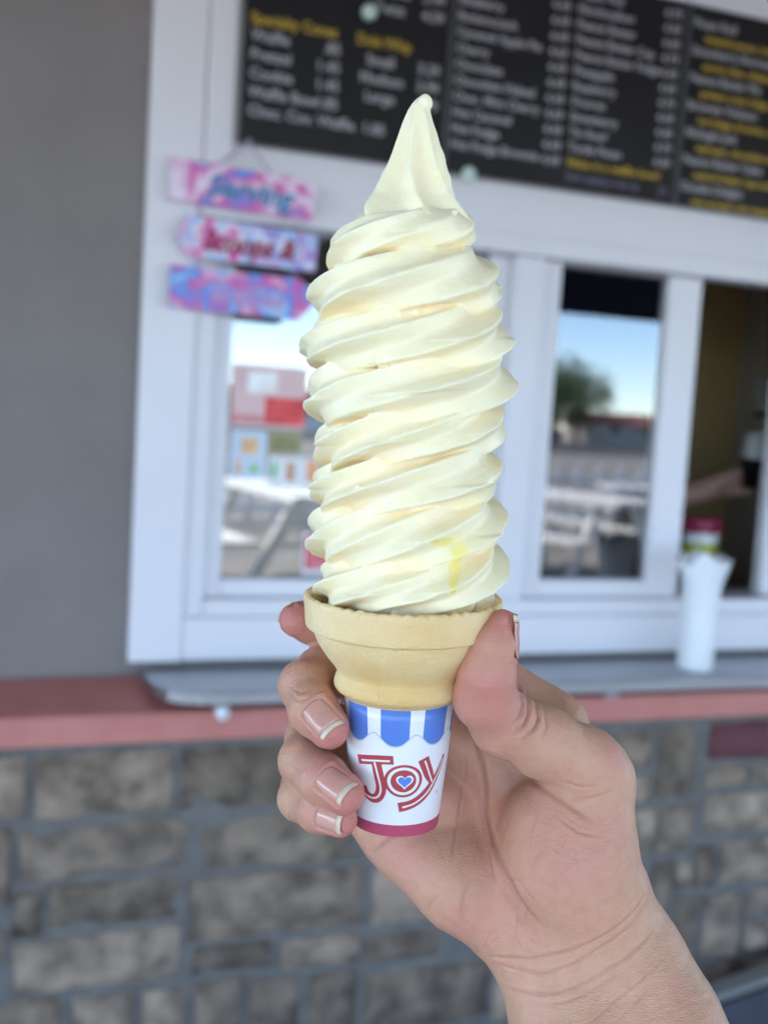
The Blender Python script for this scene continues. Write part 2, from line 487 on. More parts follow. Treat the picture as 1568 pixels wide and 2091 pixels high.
for i, (a, b) in enumerate(c4):
    put(tw, a, 1.170, 2.188 - i * .0485, .022)
    put(ty, b, 1.196, 2.164 - i * .0485, .019)
for i, (u, z, lb) in enumerate(((.551, 2.100, 'round pale green magnet near the top of the left menu panel'), (.745, 1.868, 'pale green magnet at the lower edge of the menu board'))):
    g = MB().tube([(u, -.0187, z), (u, -.024, z), (u, -.030, z)], [.0125, .0125, .009], 20).build('magnet', M['magnet'], None, True)
    tag(g, lb, 'magnet')

# ------------------------------------------------------------------ hanging plaques
sign = thing('hanging_sign', 'three pink and blue tie-dye wooden plaques hung on a lilac cord', 'sign', (.365, -.02, 1.867))
inv_s = Matrix.Translation(Vector(sign.location)).inverted()
PK, PL, BL, LB, WH = (.62, .09, .38), (.72, .42, .60), (.12, .28, .72), (.25, .48, .82), (.78, .70, .80)
pl = [([(.244, 1.765), (.470, 1.757), (.478, 1.772), (.474, 1.790), (.485, 1.800), (.468, 1.822), (.244, 1.829)], dye_mat('dye_pink', (BL, PK, PL, WH, PK, LB), 3.1, 15)),
      ([(.255, 1.711), (.277, 1.680), (.484, 1.677), (.486, 1.737), (.271, 1.745)], dye_mat('dye_blue', (PK, PL, WH, LB, PL, BL, PK), 9.4, 19)),
      ([(.251, 1.600), (.460, 1.597), (.490, 1.632), (.461, 1.664), (.250, 1.666)], dye_mat('dye_sky', (PK, LB, PL, PK, BL, LB, WH), 21.0, 18))]
words = (('Serving', .300, 1.780, .046, .145, mat('sign_blue', (.06, .22, .42), .5), -.05), ('Scoops &', .297, 1.694, .044, .155, mat('sign_red', (.26, .012, .05), .5), -.01), ('Smiles', .312, 1.616, .044, .125, mat('sign_lilac', (.40, .28, .58), .5), -.03))
for (poly, mt), (s, u, z, sz, wd, tm, sl) in zip(pl, words):
    o = MB().prism(poly, -.022, -.014).build('plaque', [mt], sign, False, .001)
    o.matrix_parent_inverse = inv_s
    v, f = text_geo(s, u, z, sz, wd, .28, .0018)
    t = MB().add([(a, -.0226, b + (a - u) * sl) for a, b in v], f).build('lettering', tm, o)
    t.matrix_parent_inverse = Matrix()
co = MB()
co.tube([(.312, -.018, 1.822), (.365, -.018, 1.869), (.410, -.018, 1.816)], .0022, 8)
co.tube([(.29, -.018, 1.77), (.29, -.018, 1.735)], .0016, 6).tube([(.45, -.018, 1.765), (.45, -.018, 1.73)], .0016, 6)
co.tube([(.29, -.018, 1.69), (.29, -.018, 1.66)], .0016, 6).tube([(.45, -.018, 1.69), (.45, -.018, 1.66)], .0016, 6)
o = co.build('cord', M['cord_lilac'], sign, True); o.matrix_parent_inverse = inv_s
o = MB().tube([(.365, -.020, 1.870), (.365, .0058, 1.870)], .004, 10).build('hook', M['steel'], sign, True); o.matrix_parent_inverse = inv_s

# ------------------------------------------------------------------ steel shelf
shelf = thing('counter_shelf', 'stainless steel serving shelf with rounded corner under the window', 'shelf', (1.0, -.08, 1.0))
inv_h = Matrix.Translation(Vector(shelf.location)).inverted()
poly = [(.232, -.001), (.234, -.075), (.241, -.110), (.256, -.138), (.278, -.156), (.305, -.164), (.34, -.167), (1.90, -.178), (1.90, -.001)]
o = MB().slab(poly, .996, 1.016).build('shelf_top', M['steel'], shelf, False, .003); o.matrix_parent_inverse = inv_h
for u in (.335, 1.02, 1.7):
    o = MB().prism([(u - .012, .985), (u + .014, .985), (u + .014, .9955), (u - .012, .9955)], -.165, -.02).build('bracket', M['steel'], shelf, False, .002); o.matrix_parent_inverse = inv_h
o = MB().tube([(.335, -.174, .985), (.335, -.150, .985)], .0095, 14).build('bracket_cap', M['plastic_white'], shelf, True); o.matrix_parent_inverse = inv_h

# ------------------------------------------------------------------ things on and behind the counter
d = thing('straw_holder', 'tall white plastic straw holder lined with a crumpled white bag on shelf', 'holder', (1.232, -.10, 1.0165))
MB().lathe([(.001, .001), (.030, .001), (.0322, .006), (.0325, .09), (.0318, .10), (.0328, .105), (.033, .15), (.031, .152), (.030, .01)], 40).build('tube', M['plastic_white'], d, True)
bag = MB(); nb = 44; prof = [(.0335, .120), (.0345, .150), (.0352, .170), (.039, .190), (.043, .202), (.039, .206), (.032, .19), (.027, .15)]
for r, z in prof:
    for k in range(nb):
        a = 2 * math.pi * k / nb
        cr = 1 + (.10 * math.sin(a * 3 + z * 60) + .05 * math.sin(a * 7 + 1.3)) * max(0, (z - .14)) / .07
        lift = (.012 * math.sin(a * 2 - .6) + .007 * math.sin(a * 5)) * max(0, (z - .15)) / .06
        bag.v.append((r * cr * math.cos(a) + max(0, math.cos(a - .4)) * .016 * max(0, z - .16) / .05, r * cr * math.sin(a), z + lift))
for i in range(len(prof) - 1):
    for k in range(nb):
        bag.f.append((i * nb + k, i * nb + (k + 1) % nb, (i + 1) * nb + (k + 1) % nb, (i + 1) * nb + k)); bag.mi.append(0)
bag.build('bag', M['plastic_white'], d, True)
for i, (x, y, tx, ty_) in enumerate(((.006, .0, .058, .0), (.0, .008, .050, .012), (-.008, 0, .028, -.01), (-.012, .006, -.024, .01))):
    MB().tube([(x, y, .02), (x + tx * .7, y + ty_, .186 + .004 * i), (x + tx * .95, y + ty_ * 1.2, .206 + .003 * i)], .0042, 10).build('straw', M['plastic_white'], d, True)

cup = thing('paper_cup', 'white cup with dark red lid and yellow green label inside window', 'cup', (1.455, .225, 1.1005))
MB().lathe([(.001, .001), (.032, .001), (.034, .004), (.044, .135), (.044, .142)], 40).build('cup_wall', M['plastic_white'], cup, True)
MB().lathe([(.0382, .058), (.0385, .062), (.0428, .112), (.0430, .116)], 40).build('label', M['label_green'], cup, True)
MB().lathe([(.0445, .138), (.0475, .140), (.0475, .162), (.044, .170), (.020, .172), (.001, .172)], 40).build('lid', M['lid_red'], cup, True)

# posters taped on the left pane
def poster(label, u0, u1, z0, z1, base, bits, lines=()):
    o = thing('poster', label, 'poster', ((u0 + u1) / 2, .0463, z0), group=None)
    cx = (u0 + u1) / 2
    MB().box(u0 - cx, u1 - cx, 0, .0006, 0, z1 - z0).build('sheet', mat('paper', base, .7, tuple(c * .9 for c in base), 9), o)
    for n, (a, b, c, e, col) in enumerate(bits):
        W_, H_ = u1 - u0, z1 - z0
        MB().box(u0 - cx + a * W_, u0 - cx + b * W_, -.0006 - .0002 * n, -.0003 - .0002 * n, c * H_, e * H_).build('print', mat('ink', col, .7, tuple(min(1, k * 1.5 + .05) for k in col), 26), o)
    for n, (s, a, c, sz, col) in enumerate(lines):
        v, f = text_geo(s, u0 - cx + a * (u1 - u0), c * (z1 - z0), sz)
        MB().add([(p, -.0024, q) for p, q in v], f).build('lettering', mat('ink', col, .7), o)
poster('pale pink poster with a red block taped on the left pane', .370, .498, 1.418, 1.522, (.80, .55, .55), [(.45, 1, .05, .5, (.55, .05, .05)), (0, .45, .05, .2, (.60, .25, .25)), (.2, .6, .55, .9, (.82, .70, .68))])
poster('olive photo print taped under the pink poster', .438, .495, 1.374, 1.414, (.40, .36, .22), [(.1, .9, .15, .8, (.20, .19, .08))])
poster('white picture sheet of small orange cones taped beside olive print', .372, .434, 1.330, 1.412, (.62, .72, .84), [(.3, .75, .5, .85, (.70, .42, .22)), (.55, .8, .12, .3, (.20, .45, .20)), (.15, .32, .1, .4, (.60, .40, .25))])
poster('white picture sheet with a brown cone taped below olive print', .440, .530, 1.318, 1.370, (.80, .80, .82), [(.35, .5, .2, .8, (.45, .22, .12)), (.75, .95, .2, .9, (.75, .30, .12)), (.05, .15, .3, .8, (.15, .45, .2))])
poster('small red notice with white lines taped low on the left pane', .508, .580, 1.165, 1.240, (.78, .79, .82), [(.06, .94, .12, .94, (.55, .05, .08))], [('HOURS', .16, .68, .014, (.8, .75, .75)), ('12 - 9', .16, .42, .014, (.8, .75, .75)), ('DAILY', .16, .18, .014, (.8, .75, .75))])

sw = thing('towel_dispenser', 'small white box mounted on the grey side wall inside', 'dispenser', (2.157, .86, 1.50))
MB().box(-.05, 0, -.05, .05, 0, .13).build('box', M['plastic_white'], sw, False, .008)
MB().box(-.052, -.0503, -.035, .035, .012, .03).build('slot', M['dark_glass'], sw)

# shop worker behind the sash, arm stretched across the open half
def skin_body(name, joints, edges, mats, sub=2):
    me = bpy.data.meshes.new(name)
    ks = list(joints)
    me.from_pydata([joints[k][0] for k in ks], [(ks.index(a), ks.index(b)) and (ks.index(a), ks.index(b)) for a, b in edges], [])
    o = bpy.data.objects.new(name, me); C.objects.link(o)
    sm = o.modifiers.new('skin', 'SKIN'); sm.use_smooth_shade = True
    for i, k in enumerate(ks):
        r = joints[k][1]
        me.skin_vertices[0].data[i].radius = r if isinstance(r, tuple) else (r, r)
        me.skin_vertices[0].data[i].use_root = (i == 0)
    ss = o.modifiers.new('sub', 'SUBSURF'); ss.levels = sub; ss.render_levels = sub
    for mt in mats: me.materials.append(mt)
    return o
def bake(o):
    dg = bpy.context.evaluated_depsgraph_get()
    me = bpy.data.meshes.new_from_object(o.evaluated_get(dg))
    o.modifiers.clear(); o.data = me
    return o
PX, PY = 1.12, .74
J = {'pelvis': ((PX, PY, 1.02), (.15, .11)), 'waist': ((PX, PY, 1.16), (.125, .10)), 'chest': ((PX, PY - .01, 1.38), (.15, .11)), 'neckb': ((PX, PY, 1.52), (.07, .07)), 'neck': ((PX, PY - .01, 1.57), (.052, .055)), 'head': ((PX, PY - .02, 1.68), (.075, .09)), 'crown': ((PX, PY - .01, 1.77), (.06, .075)),
     'shr': ((PX + .16, PY - .01, 1.47), .058), 'elr': ((PX + .27, PY - .15, 1.24), .042), 'wrr': ((PX + .49, PY - .24, 1.30), .028), 'hnr': ((PX + .555, PY - .25, 1.318), (.020, .034)), 'hne': ((PX + .60, PY - .25, 1.335), (.016, .034)),
     'shl': ((PX - .16, PY - .01, 1.47), .058), 'ell': ((PX - .24, PY - .02, 1.20), .042), 'wrl': ((PX - .2, PY - .22, 1.14), .028), 'hnl': ((PX - .19, PY - .29, 1.13), (.032, .018)),
     'hipl': ((PX - .09, PY, .92), .09), 'knl': ((PX - .10, PY - .01, .55), .06), 'anl': ((PX - .10, PY, .20), .042), 'tol': ((PX - .10, PY - .14, .155), (.04, .03)),
     'hipr': ((PX + .09, PY, .92), .09), 'knr': ((PX + .10, PY - .01, .55), .06), 'anr': ((PX + .10, PY, .20), .042), 'tor': ((PX + .10, PY - .14, .155), (.04, .03))}
# five fingers of the outstretched hand, bent round the scoop handle
bx_, by_, bz_ = PX + .60, PY - .25, 1.335
for i, (dy, dz, ln) in enumerate(((-.024, .012, .036), (-.028, -.004, .040), (-.026, -.020, .036), (-.020, -.032, .028))):
    J['f%da' % i] = ((bx_ + .018, by_ - .008, bz_ + .010 + dz), .0085)
    J['f%db' % i] = ((bx_ + .018 + ln * .7, by_ - .020, bz_ + .012 + dz), .0078)
    J['f%dc' % i] = ((bx_ + .018 + ln * .9, by_ - .040, bz_ + .010 + dz), .0068)
J['tha'] = ((PX + .575, PY - .275, 1.352), .010); J['thb'] = ((PX + .605, PY - .295, 1.372), .008)
E_ = [('pelvis', 'waist'), ('waist', 'chest'), ('chest', 'neckb'), ('neckb', 'neck'), ('neck', 'head'), ('head', 'crown'), ('chest', 'shr'), ('shr', 'elr'), ('elr', 'wrr'), ('wrr', 'hnr'), ('hnr', 'hne'), ('chest', 'shl'), ('shl', 'ell'), ('ell', 'wrl'), ('wrl', 'hnl'), ('pelvis', 'hipl'), ('hipl', 'knl'), ('knl', 'anl'), ('anl', 'tol'), ('pelvis', 'hipr'), ('hipr', 'knr'), ('knr', 'anr'), ('anr', 'tor'), ('hnr', 'tha'), ('tha', 'thb')]
for i in range(4): E_ += [('hne', 'f%da' % i), ('f%da' % i, 'f%db' % i), ('f%db' % i, 'f%dc' % i)]
worker = skin_body('person', J, E_, [M['skin_worker']])
bpy.context.view_layer.update()
bake(worker)
tag(worker, 'person in black shirt reaching an arm out behind the open window', 'person')
Js = {k: (J[k][0], tuple(q + .014 for q in (J[k][1] if isinstance(J[k][1], tuple) else (J[k][1],) * 2))) for k in ('pelvis', 'waist', 'chest', 'neckb', 'shr', 'shl')}
for sd_, el in (('shr', 'elr'), ('shl', 'ell')):
    a_, b_ = Vector(J[sd_][0]), Vector(J[el][0]); Js['c' + sd_] = (tuple(a_.lerp(b_, .75)), (.06, .06))
shirt = skin_body('shirt', Js, [('pelvis', 'waist'), ('waist', 'chest'), ('chest', 'neckb'), ('chest', 'shr'), ('chest', 'shl'), ('shr', 'cshr'), ('shl', 'cshl')], [M['cloth_black']])
Jt = {k: (J[k][0], tuple(q + .012 for q in (J[k][1] if isinstance(J[k][1], tuple) else (J[k][1],) * 2))) for k in ('pelvis', 'hipl', 'knl', 'anl', 'hipr', 'knr', 'anr')}
trou = skin_body('trousers', Jt, [('pelvis', 'hipl'), ('hipl', 'knl'), ('knl', 'anl'), ('pelvis', 'hipr'), ('hipr', 'knr'), ('knr', 'anr')], [M['cloth_black']])
bpy.context.view_layer.update()
for o in (shirt, trou): bake(o); o.parent = worker
hair = MB()
for i in range(9):
    for k in range(20):
        a, b = math.pi * .62 * i / 8, 2 * math.pi * k / 20
        hair.v.append((PX + .098 * math.sin(a) * math.cos(b), PY + .005 + .112 * math.sin(a) * math.sin(b) + .01, 1.715 + .115 * math.cos(a) - (.10 if math.sin(b) > 0 and i > 6 else 0)))
for i in range(8):
    for k in range(20): hair.f.append((i * 20 + k, i * 20 + (k + 1) % 20, i * 20 + 20 + (k + 1) % 20, i * 20 + 20 + k)); hair.mi.append(0)
hair.build('hair', M['bark'], worker, True)
wb = MB().tube([(PX + .425, PY - .213, 1.282), (PX + .455, PY - .226, 1.290)], .038, 20).build('wristwatch', M['dark_glass'], worker, True)
cupm = thing('dark_cup', 'black cup with white lid held in the outstretched hand', 'cup', (PX + .645, PY - .285, 1.325))
MB().lathe([(.001, .001), (.020, .001), (.027, .075), (.027, .08)], 28).build('cup_wall', M['dark_glass'], cupm, True)
MB().lathe([(.0285, .076), (.0295, .08), (.0295, .092), (.024, .135), (.020, .140), (.001, .140)], 28).build('lid', M['plastic_white'], cupm, True)

# ------------------------------------------------------------------ canopy over the serving side
can = thing('canopy', 'deep flat canopy roof on posts over the serving area', 'canopy', (1.5, -2.4, .12))
inv_c = Matrix.Translation(Vector(can.location)).inverted()
for nm, mb, mt in (('roof', MB().box(-5, 9, -4.5, .02, 2.62, 2.70), 'soffit'), ('fascia', MB().box(-5, 9, -4.58, -4.502, 2.20, 2.80), 'navy'), ('side_beam', MB().box(-5.08, -5.002, -4.58, .02, 2.45, 2.8), 'navy'), ('side_beam', MB().box(9.002, 9.08, -4.58, .02, 2.45, 2.8), 'navy'),
                   ('post', MB().box(-4.8, -4.68, -4.42, -4.30, .121, 2.62), 'fence_white'), ('post', MB().box(.4, .52, -4.42, -4.30, .121, 2.62), 'fence_white'), ('post', MB().box(8.6, 8.72, -4.42, -4.30, .121, 2.62), 'fence_white')):
    o = mb.build(nm, M[mt], can); o.matrix_parent_inverse = inv_c

# ------------------------------------------------------------------ the yard that the panes mirror
def picnic_table():
    t = thing('picnic_table', 'white picnic table with bench seats on the pavement', 'table', (0, 0, .12), 0, 'white picnic tables on the pavement')
    for i in range(5): MB().box(-.9, .9, -.36 + i * .146, -.36 + i * .146 + .136, .72, .76).build('top_plank', M['fence_white'], t)
    for s in (-1, 1):
        for j in (0, 1): MB().box(-.9, .9, s * .72 - .13 + j * .14, s * .72 - .13 + j * .14 + .13, .43, .465).build('seat_plank', M['fence_white'], t)
        x = s * .62
        for q in (-1, 1):
            MB().add([(x - .02, q * .22 - .045, .719), (x + .02, q * .22 - .045, .719), (x + .02, q * .22 + .045, .719), (x - .02, q * .22 + .045, .719),
                      (x - .02, q * .62 - .045, .002), (x + .02, q * .62 - .045, .002), (x + .02, q * .62 + .045, .002), (x - .02, q * .62 + .045, .002)],
                     [(0, 1, 2, 3), (7, 6, 5, 4), (0, 4, 5, 1), (1, 5, 6, 2), (2, 6, 7, 3), (3, 7, 4, 0)]).build('leg', M['fence_white'], t)
        MB().box(x - .045, x - .021, -.8, .8, .385, .429).build('brace', M['fence_white'], t)
    return t
t0 = picnic_table()
for i, (x, y, a) in enumerate(((2.1, -5.9, 1.45), (4.6, -6.4, 1.2), (6.8, -7.6, .3))):
    t = t0 if i == 0 else copy_tree(t0)
    t.location = (x, y, .121); t.rotation_euler.z = a
    t['label'] = ('white picnic table standing just beyond the canopy edge', 'white picnic table beside the dark litter bin', 'white picnic table close to the picket fence')[i]
bn = thing('litter_bin', 'dark grey litter bin with open lid on the pavement', 'bin', (5.55, -6.6, .121))
MB().lathe([(.001, .001), (.20, .001), (.24, .62), (.25, .64), (.22, .64), (.19, .05)], 28).build('drum', M['bin_grey'], bn, True)
MB().lathe([(.255, .62), (.262, .64), (.25, .72), (.15, .76), (.13, .74)], 28).build('lid', M['bin_grey'], bn, True)
fn = thing('picket_fence', 'white picket fence along the far edge of the pavement', 'fence', (3, -9.6, .121))
for i in range(56): MB().prism([(-8 + i * .29, .03), (-7.91 + i * .29, .03), (-7.91 + i * .29, .84), (-7.955 + i * .29, .90), (-8 + i * .29, .84)], 0, .02).build('picket', M['fence_white'], fn)
for z in (.22, .65): MB().box(-8.1, 8.3, .0205, .06, z, z + .08).build('rail', M['fence_white'], fn)

def tree(name, label, x, y, h, r, seed, leaves=2600):
    rr = random.Random(seed)
    t = thing(name, label, 'tree', (x, y, 0), 0, 'trees across the road')
    tr = MB(); tr.tube([(0, 0, 0), (.1, .05, h * .3), (-.05, .1, h * .62), (.05, 0, h * .8)], [.26, .2, .13, .04], 10)
    blobs = []
    for i in range(9):
        a = rr.uniform(0, 6.28); q = rr.uniform(.2, .75) * r; z = h * rr.uniform(.5, .92)
        e = (q * math.cos(a), q * math.sin(a), z)
        tr.tube([(0, 0, h * .34), (e[0] * .5, e[1] * .5, (h * .34 + z) / 2), e], [.12, .08, .02], 6)
        blobs.append((e, r * rr.uniform(.3, .55)))
    tr.build('trunk', M['bark'], t, True)
    cv = MB()
    for i in range(leaves):
        (ex, ey, ez), br = rr.choice(blobs)
        dv = Vector((rr.gauss(0, 1), rr.gauss(0, 1), rr.gauss(0, .8))).normalized() * br * rr.uniform(.35, 1) ** .5
        p = Vector((ex, ey, ez)) + dv
        a = Vector((rr.gauss(0, 1), rr.gauss(0, 1), rr.gauss(0, 1))).normalized(); b = a.cross(Vector((rr.gauss(0, 1), rr.gauss(0, 1), rr.gauss(0, 1)))).normalized()
        s_ = rr.uniform(.10, .22)
        cv.add([p - a * s_, p + b * s_ * .5, p + a * s_, p - b * s_ * .5], [(0, 1, 2, 3)])
    cv.build('crown', M['leaf'], t)
tree('oak_tree', 'broad green tree beside the red roofed house', 42, -75, 6.0, 4.6, 3, 3600)
tree('maple_tree', 'rounder green tree across the road behind the fence', 49, -84, 5.6, 4.6, 5, 3600)
tree('small_tree', 'small green tree standing across the road past the litter bin', 36, -80, 4.6, 3.4, 8)
def house(x, y, wd, dp, h, label, wall_m, rz=0):
    t = thing('house', label, 'house', (x, y, 0), rz)
    MB().box(-wd / 2, wd / 2, -dp / 2, dp / 2, 0, h).build('wall', wall_m, t)
    MB().add([(-wd / 2 - .3, -dp / 2 - .3, h + .001), (wd / 2 + .3, -dp / 2 - .3, h + .001), (wd / 2 + .3, dp / 2 + .3, h + .001), (-wd / 2 - .3, dp / 2 + .3, h + .001), (-wd / 2, 0, h + 1.1), (wd / 2, 0, h + 1.1)],
             [(3, 2, 1, 0), (0, 1, 5, 4), (2, 3, 4, 5), (0, 4, 3), (1, 2, 5)]).build('roof', M['house_roof'], t)
    for i in range(4):
        o = MB().box(-wd * .4 + i * wd * .22, -wd * .4 + i * wd * .22 + 1.0, dp / 2 + .001, dp / 2 + .06, .95, 2.0).build('window', M['fence_white'], t)
        MB().box(-wd * .4 + i * wd * .22 + .08, -wd * .4 + i * wd * .22 + .92, dp / 2 + .061, dp / 2 + .07, 1.03, 1.92).build('pane', M['dark_glass'], o)
    return t
house(58, -86, 14, 7, 1.9, 'low cream house with dark red gable roof across the road', M['house_wall'], .1)
house(20, -78, 13, 7, 2.0, 'white house with dark red roof behind the small tree', M['fence_white'], -.05)

# ------------------------------------------------------------------ the hand: implicit limbs, meshed as one skin
FINGERS = {
    'index': [(48.8, 36.0, -12.7, 10.4), (31.0, 38.0, 0.3, 9.5), (11.8, 34.0, 13.0, 8.8), (-3.9, 32.0, 16.6, 7.8), (-17.7, 27.0, 19.1, 7.0), (-26.5, 21.0, 21.5, 6.5), (-31.0, 17.0, 22.8, 5.5)],
    'middle': [(30.5, 34.0, -24.9, 10.6), (5.5, 33.0, -9.0, 9.0), (-15.4, 28.0, 5.0, 8.1), (-24.0, 17.0, 7.1, 7.4), (-28.1, 6.0, 4.7, 7.2), (-24.8, -4.0, -0.7, 7.0), (-20.1, -10.0, -4.5, 5.9)],
    'ring': [(11.7, 33.0, -35.5, 10.3), (-7.0, 33.0, -22.3, 8.7), (-20.8, 29.0, -12.9, 7.9), (-26.9, 17.0, -12.7, 7.3), (-28.2, 4.0, -17.1, 7.0), (-21.9, -6.0, -19.7, 6.8), (-15.9, -13.0, -22.0, 5.7)],
    'pinky': [(-2.3, 28.0, -43.4, 9.2), (-15.5, 31.0, -35.0, 7.4), (-24.6, 28.0, -29.6, 6.8), (-29.5, 18.0, -28.1, 6.3), (-29.7, 8.0, -29.2, 6.1), (-23.6, -2.0, -29.7, 5.9), (-17.1, -9.0, -30.3, 4.8)],
}
PALM = [
    [(52.0, 22.0, -73.4, 16.6), (48.7, 30.0, -42.5, 14.7), (48.1, 36.0, -14.3, 11.3)],
    [(50.8, 24.0, -74.1, 16.7), (39.8, 33.0, -46.5, 14.0), (30.8, 36.0, -26.1, 11.3)],
    [(46.2, 24.0, -74.1, 15.9), (25.8, 33.0, -52.7, 13.3), (12.6, 35.0, -36.9, 10.7)],
    [(41.7, 24.0, -71.1, 15.2), (17.8, 30.0, -56.4, 12.4), (-2.3, 30.0, -44.8, 9.9)],
    [(3.0, 24.0, -50.2, 9.4), (18.5, 19.0, -59.0, 12.6), (29.6, 18.0, -67.0, 12.2)],
    [(56.1, 8.0, -23.1, 11.6), (53.9, 8.0, -37.6, 14.2), (55.4, 12.0, -54.8, 17.3)],
    [(44.1, 10.0, -38.2, 13.8), (48.1, 8.0, -49.1, 15.9), (52.1, 14.0, -62.9, 16.2)],
    [(56.5, 14.0, -24.6, 8.8), (48.4, 28.0, -17.3, 8.4)],
    [(45.9, 22.0, -73.4, 17.8), (49.8, 18.0, -84.5, 18.5), (52.9, 12.0, -97.4, 19.3), (57.0, -5.0, -122.5, 22.2), (60.8, -25.0, -152.3, 24.0)],
    [(60.9, 20.0, -65.1, 16.2), (67.7, 18.0, -82.2, 18.8), (75.1, 12.0, -97.4, 19.9), (84.8, -5.0, -122.5, 22.9), (93.1, -25.0, -152.3, 24.6)],
]
THUMB = [(27.4, -19.0, 25.1, 4.2), (24.8, -19.0, 19.5, 6.1), (23.2, -17.0, 11.7, 7.3), (23.0, -13.0, 4.0, 8.1), (28.5, -7.0, -3.7, 8.7), (40.7, -1.0, -10.5, 9.7), (53.2, 4.0, -17.6, 10.3), (57.1, 8.0, -24.6, 11.0)]
CREASES = [   # (depth, half width, [(x, z), ...]) in millimetres on the palm
    (0.9, 1.1, [(23.6, -12.3), (25.2, -20.7), (26.5, -27.8), (26.9, -38.2), (29.5, -47.9), (34.6, -56.8), (39.9, -62.7)]),
    (0.45, 0.5, [(20.5, -19.2), (20.5, -27.1), (18.3, -38.2), (15.0, -49.4)]),
    (0.35, 0.45, [(24.3, -28.6), (25.0, -35.2), (26.6, -44.7)]),
    (0.8, 0.9, [(-7.7, -48.6), (-3.2, -43.4), (1.3, -40.5), (9.2, -38.2)]),
    (0.5, 0.7, [(8.0, -63.5), (9.2, -60.0), (10.9, -57.5)]),
    (0.55, 0.8, [(17.6, -65.6), (17.9, -60.7), (18.6, -56.3), (21.2, -52.3)]),
    (0.35, 0.5, [(26.6, -45.4), (28.1, -52.7), (31.0, -58.5)]),
    (0.6, 0.7, [(25.8, -76.3), (37.7, -74.1), (48.7, -69.9), (57.9, -65.1), (63.6, -61.1), (71.0, -56.0)]),
    (0.5, 0.7, [(27.9, -78.6), (41.3, -77.7), (49.9, -73.8), (56.2, -69.6), (69.5, -61.1)]),
    (0.5, 0.6, [(31.0, -85.7), (45.1, -81.9), (54.3, -78.2), (63.6, -73.1), (74.0, -66.4)]),
    (0.3, 0.5, [(47.3, -91.7), (55.7, -86.9), (65.0, -80.5), (75.5, -73.8)]),
    (0.25, 0.5, [(39.7, -86.2), (52.8, -81.8), (64.4, -76.0)]),
    (0.2, 0.5, [(49.9, -94.2), (61.5, -87.6), (71.7, -79.6)]),
    (0.8, 0.9, [(29.5, -15.2), (37.7, -23.3), (45.8, -26.8), (53.2, -31.2)]),
    (1.2, 0.65, [(35.1, 3.4), (34.8, -0.3), (33.9, -2.5), (31.0, -5.6)]),
    (1.2, 0.65, [(37.5, 1.4), (38.0, -1.8), (37.0, -4.0), (33.9, -6.9)]),
    (0.9, 0.6, [(32.7, 5.5), (33.2, 2.3), (32.4, -0.0), (29.8, -2.5)]),
    (0.7, 0.6, [(40.0, -0.3), (40.4, -4.0), (39.0, -6.9)]),
    (0.6, 0.6, [(45.1, -20.4), (49.9, -21.9), (54.7, -21.9)]),
    (0.55, 0.5, [(47.0, -26.8), (54.3, -25.1), (60.1, -23.6)]),
    (0.6, 0.5, [(44.1, -30.9), (49.9, -34.5), (55.7, -35.5)]),
    (0.25, 0.5, [(39.7, -38.2), (48.4, -41.4), (58.6, -41.8)]),
    (0.2, 0.4, [(52.8, -48.3), (61.5, -46.9), (67.4, -44.7)]),
    (0.2, 0.4, [(55.7, -54.2), (64.4, -52.0), (70.3, -49.5)]),
    (0.3, 0.6, [(-31.6, 5.8), (-28.4, 4.8), (-24.3, 5.8)]),
    (0.3, 0.6, [(-31.8, 4.3), (-28.6, 2.9), (-24.6, 3.7)]),
    (0.3, 0.6, [(-32.1, -15.6), (-28.6, -17.1), (-25.7, -14.9)]),
    (0.25, 0.6, [(-32.7, -27.2), (-29.8, -28.7), (-27.2, -27.2)]),
]
HAND_AT = [0.11161, -1.46726, 1.36747]
HAND_AXES = [[0.939796, 0.340666, -0.02702], [-0.336283, 0.935972, 0.104257], [0.060807, -0.088894, 0.994183]]
CONE_AT = [0.11238, -1.46665, 1.33182]
CONE_AXES = [[0.94016, 0.339092, -0.033416], [-0.339818, 0.940299, -0.019015], [0.024974, 0.029233, 0.999261]]
# lettering on the paper sleeve: (arc, height) in millimetres, stroke width per point
J_BAR = [(-11.79, 22.62, 2.73), (-5.82, 23.96, 2.65), (-1.23, 24.43, 2.53)]
J_BAR_LINE = [(-10.48, 22.73, 0.55), (-5.83, 23.69, 0.55), (-2.12, 24.09, 0.55)]
J_STEM = [(-5.91, 23.7, 2.88), (-5.55, 21.41, 2.88), (-5.05, 19.13, 2.94), (-4.5, 16.69, 2.99), (-4.58, 14.74, 2.99), (-5.3, 13.11, 2.88), (-6.54, 12.31, 2.65), (-8.03, 12.49, 2.36), (-9.23, 13.52, 2.07), (-9.82, 15.35, 1.58)]
J_STEM_LINE = [(-6.35, 23.17, 0.55), (-5.84, 21.35, 0.55), (-5.28, 19.08, 0.58), (-4.64, 16.52, 0.58), (-4.64, 14.58, 0.58), (-5.3, 13.17, 0.58), (-6.61, 12.41, 0.55), (-8.27, 12.49, 0.52), (-9.62, 13.1, 0.46), (-10.22, 14.12, 0.4)]
O_C = (1.61, 18.3)
O_R = 5.21, 4.83
HEART_C = (1.94, 18.18)
Y_ARM = [(6.71, 24.6, 3.22), (7.8, 22.1, 3.11), (9.05, 19.46, 2.99), (10.41, 16.9, 1.73)]
Y_ARM_LINE = [(7.2, 23.93, 0.52), (8.16, 21.73, 0.52), (9.19, 19.43, 0.52), (10.39, 17.05, 0.52)]
Y_TAIL = [(14.45, 24.16, 0.98), (13.65, 21.82, 1.5), (12.68, 19.87, 1.9), (11.32, 17.56, 2.36), (9.75, 15.41, 2.65), (7.8, 13.42, 2.76), (5.53, 11.91, 2.7), (3.21, 10.99, 2.7), (0.51, 10.43, 2.82)]
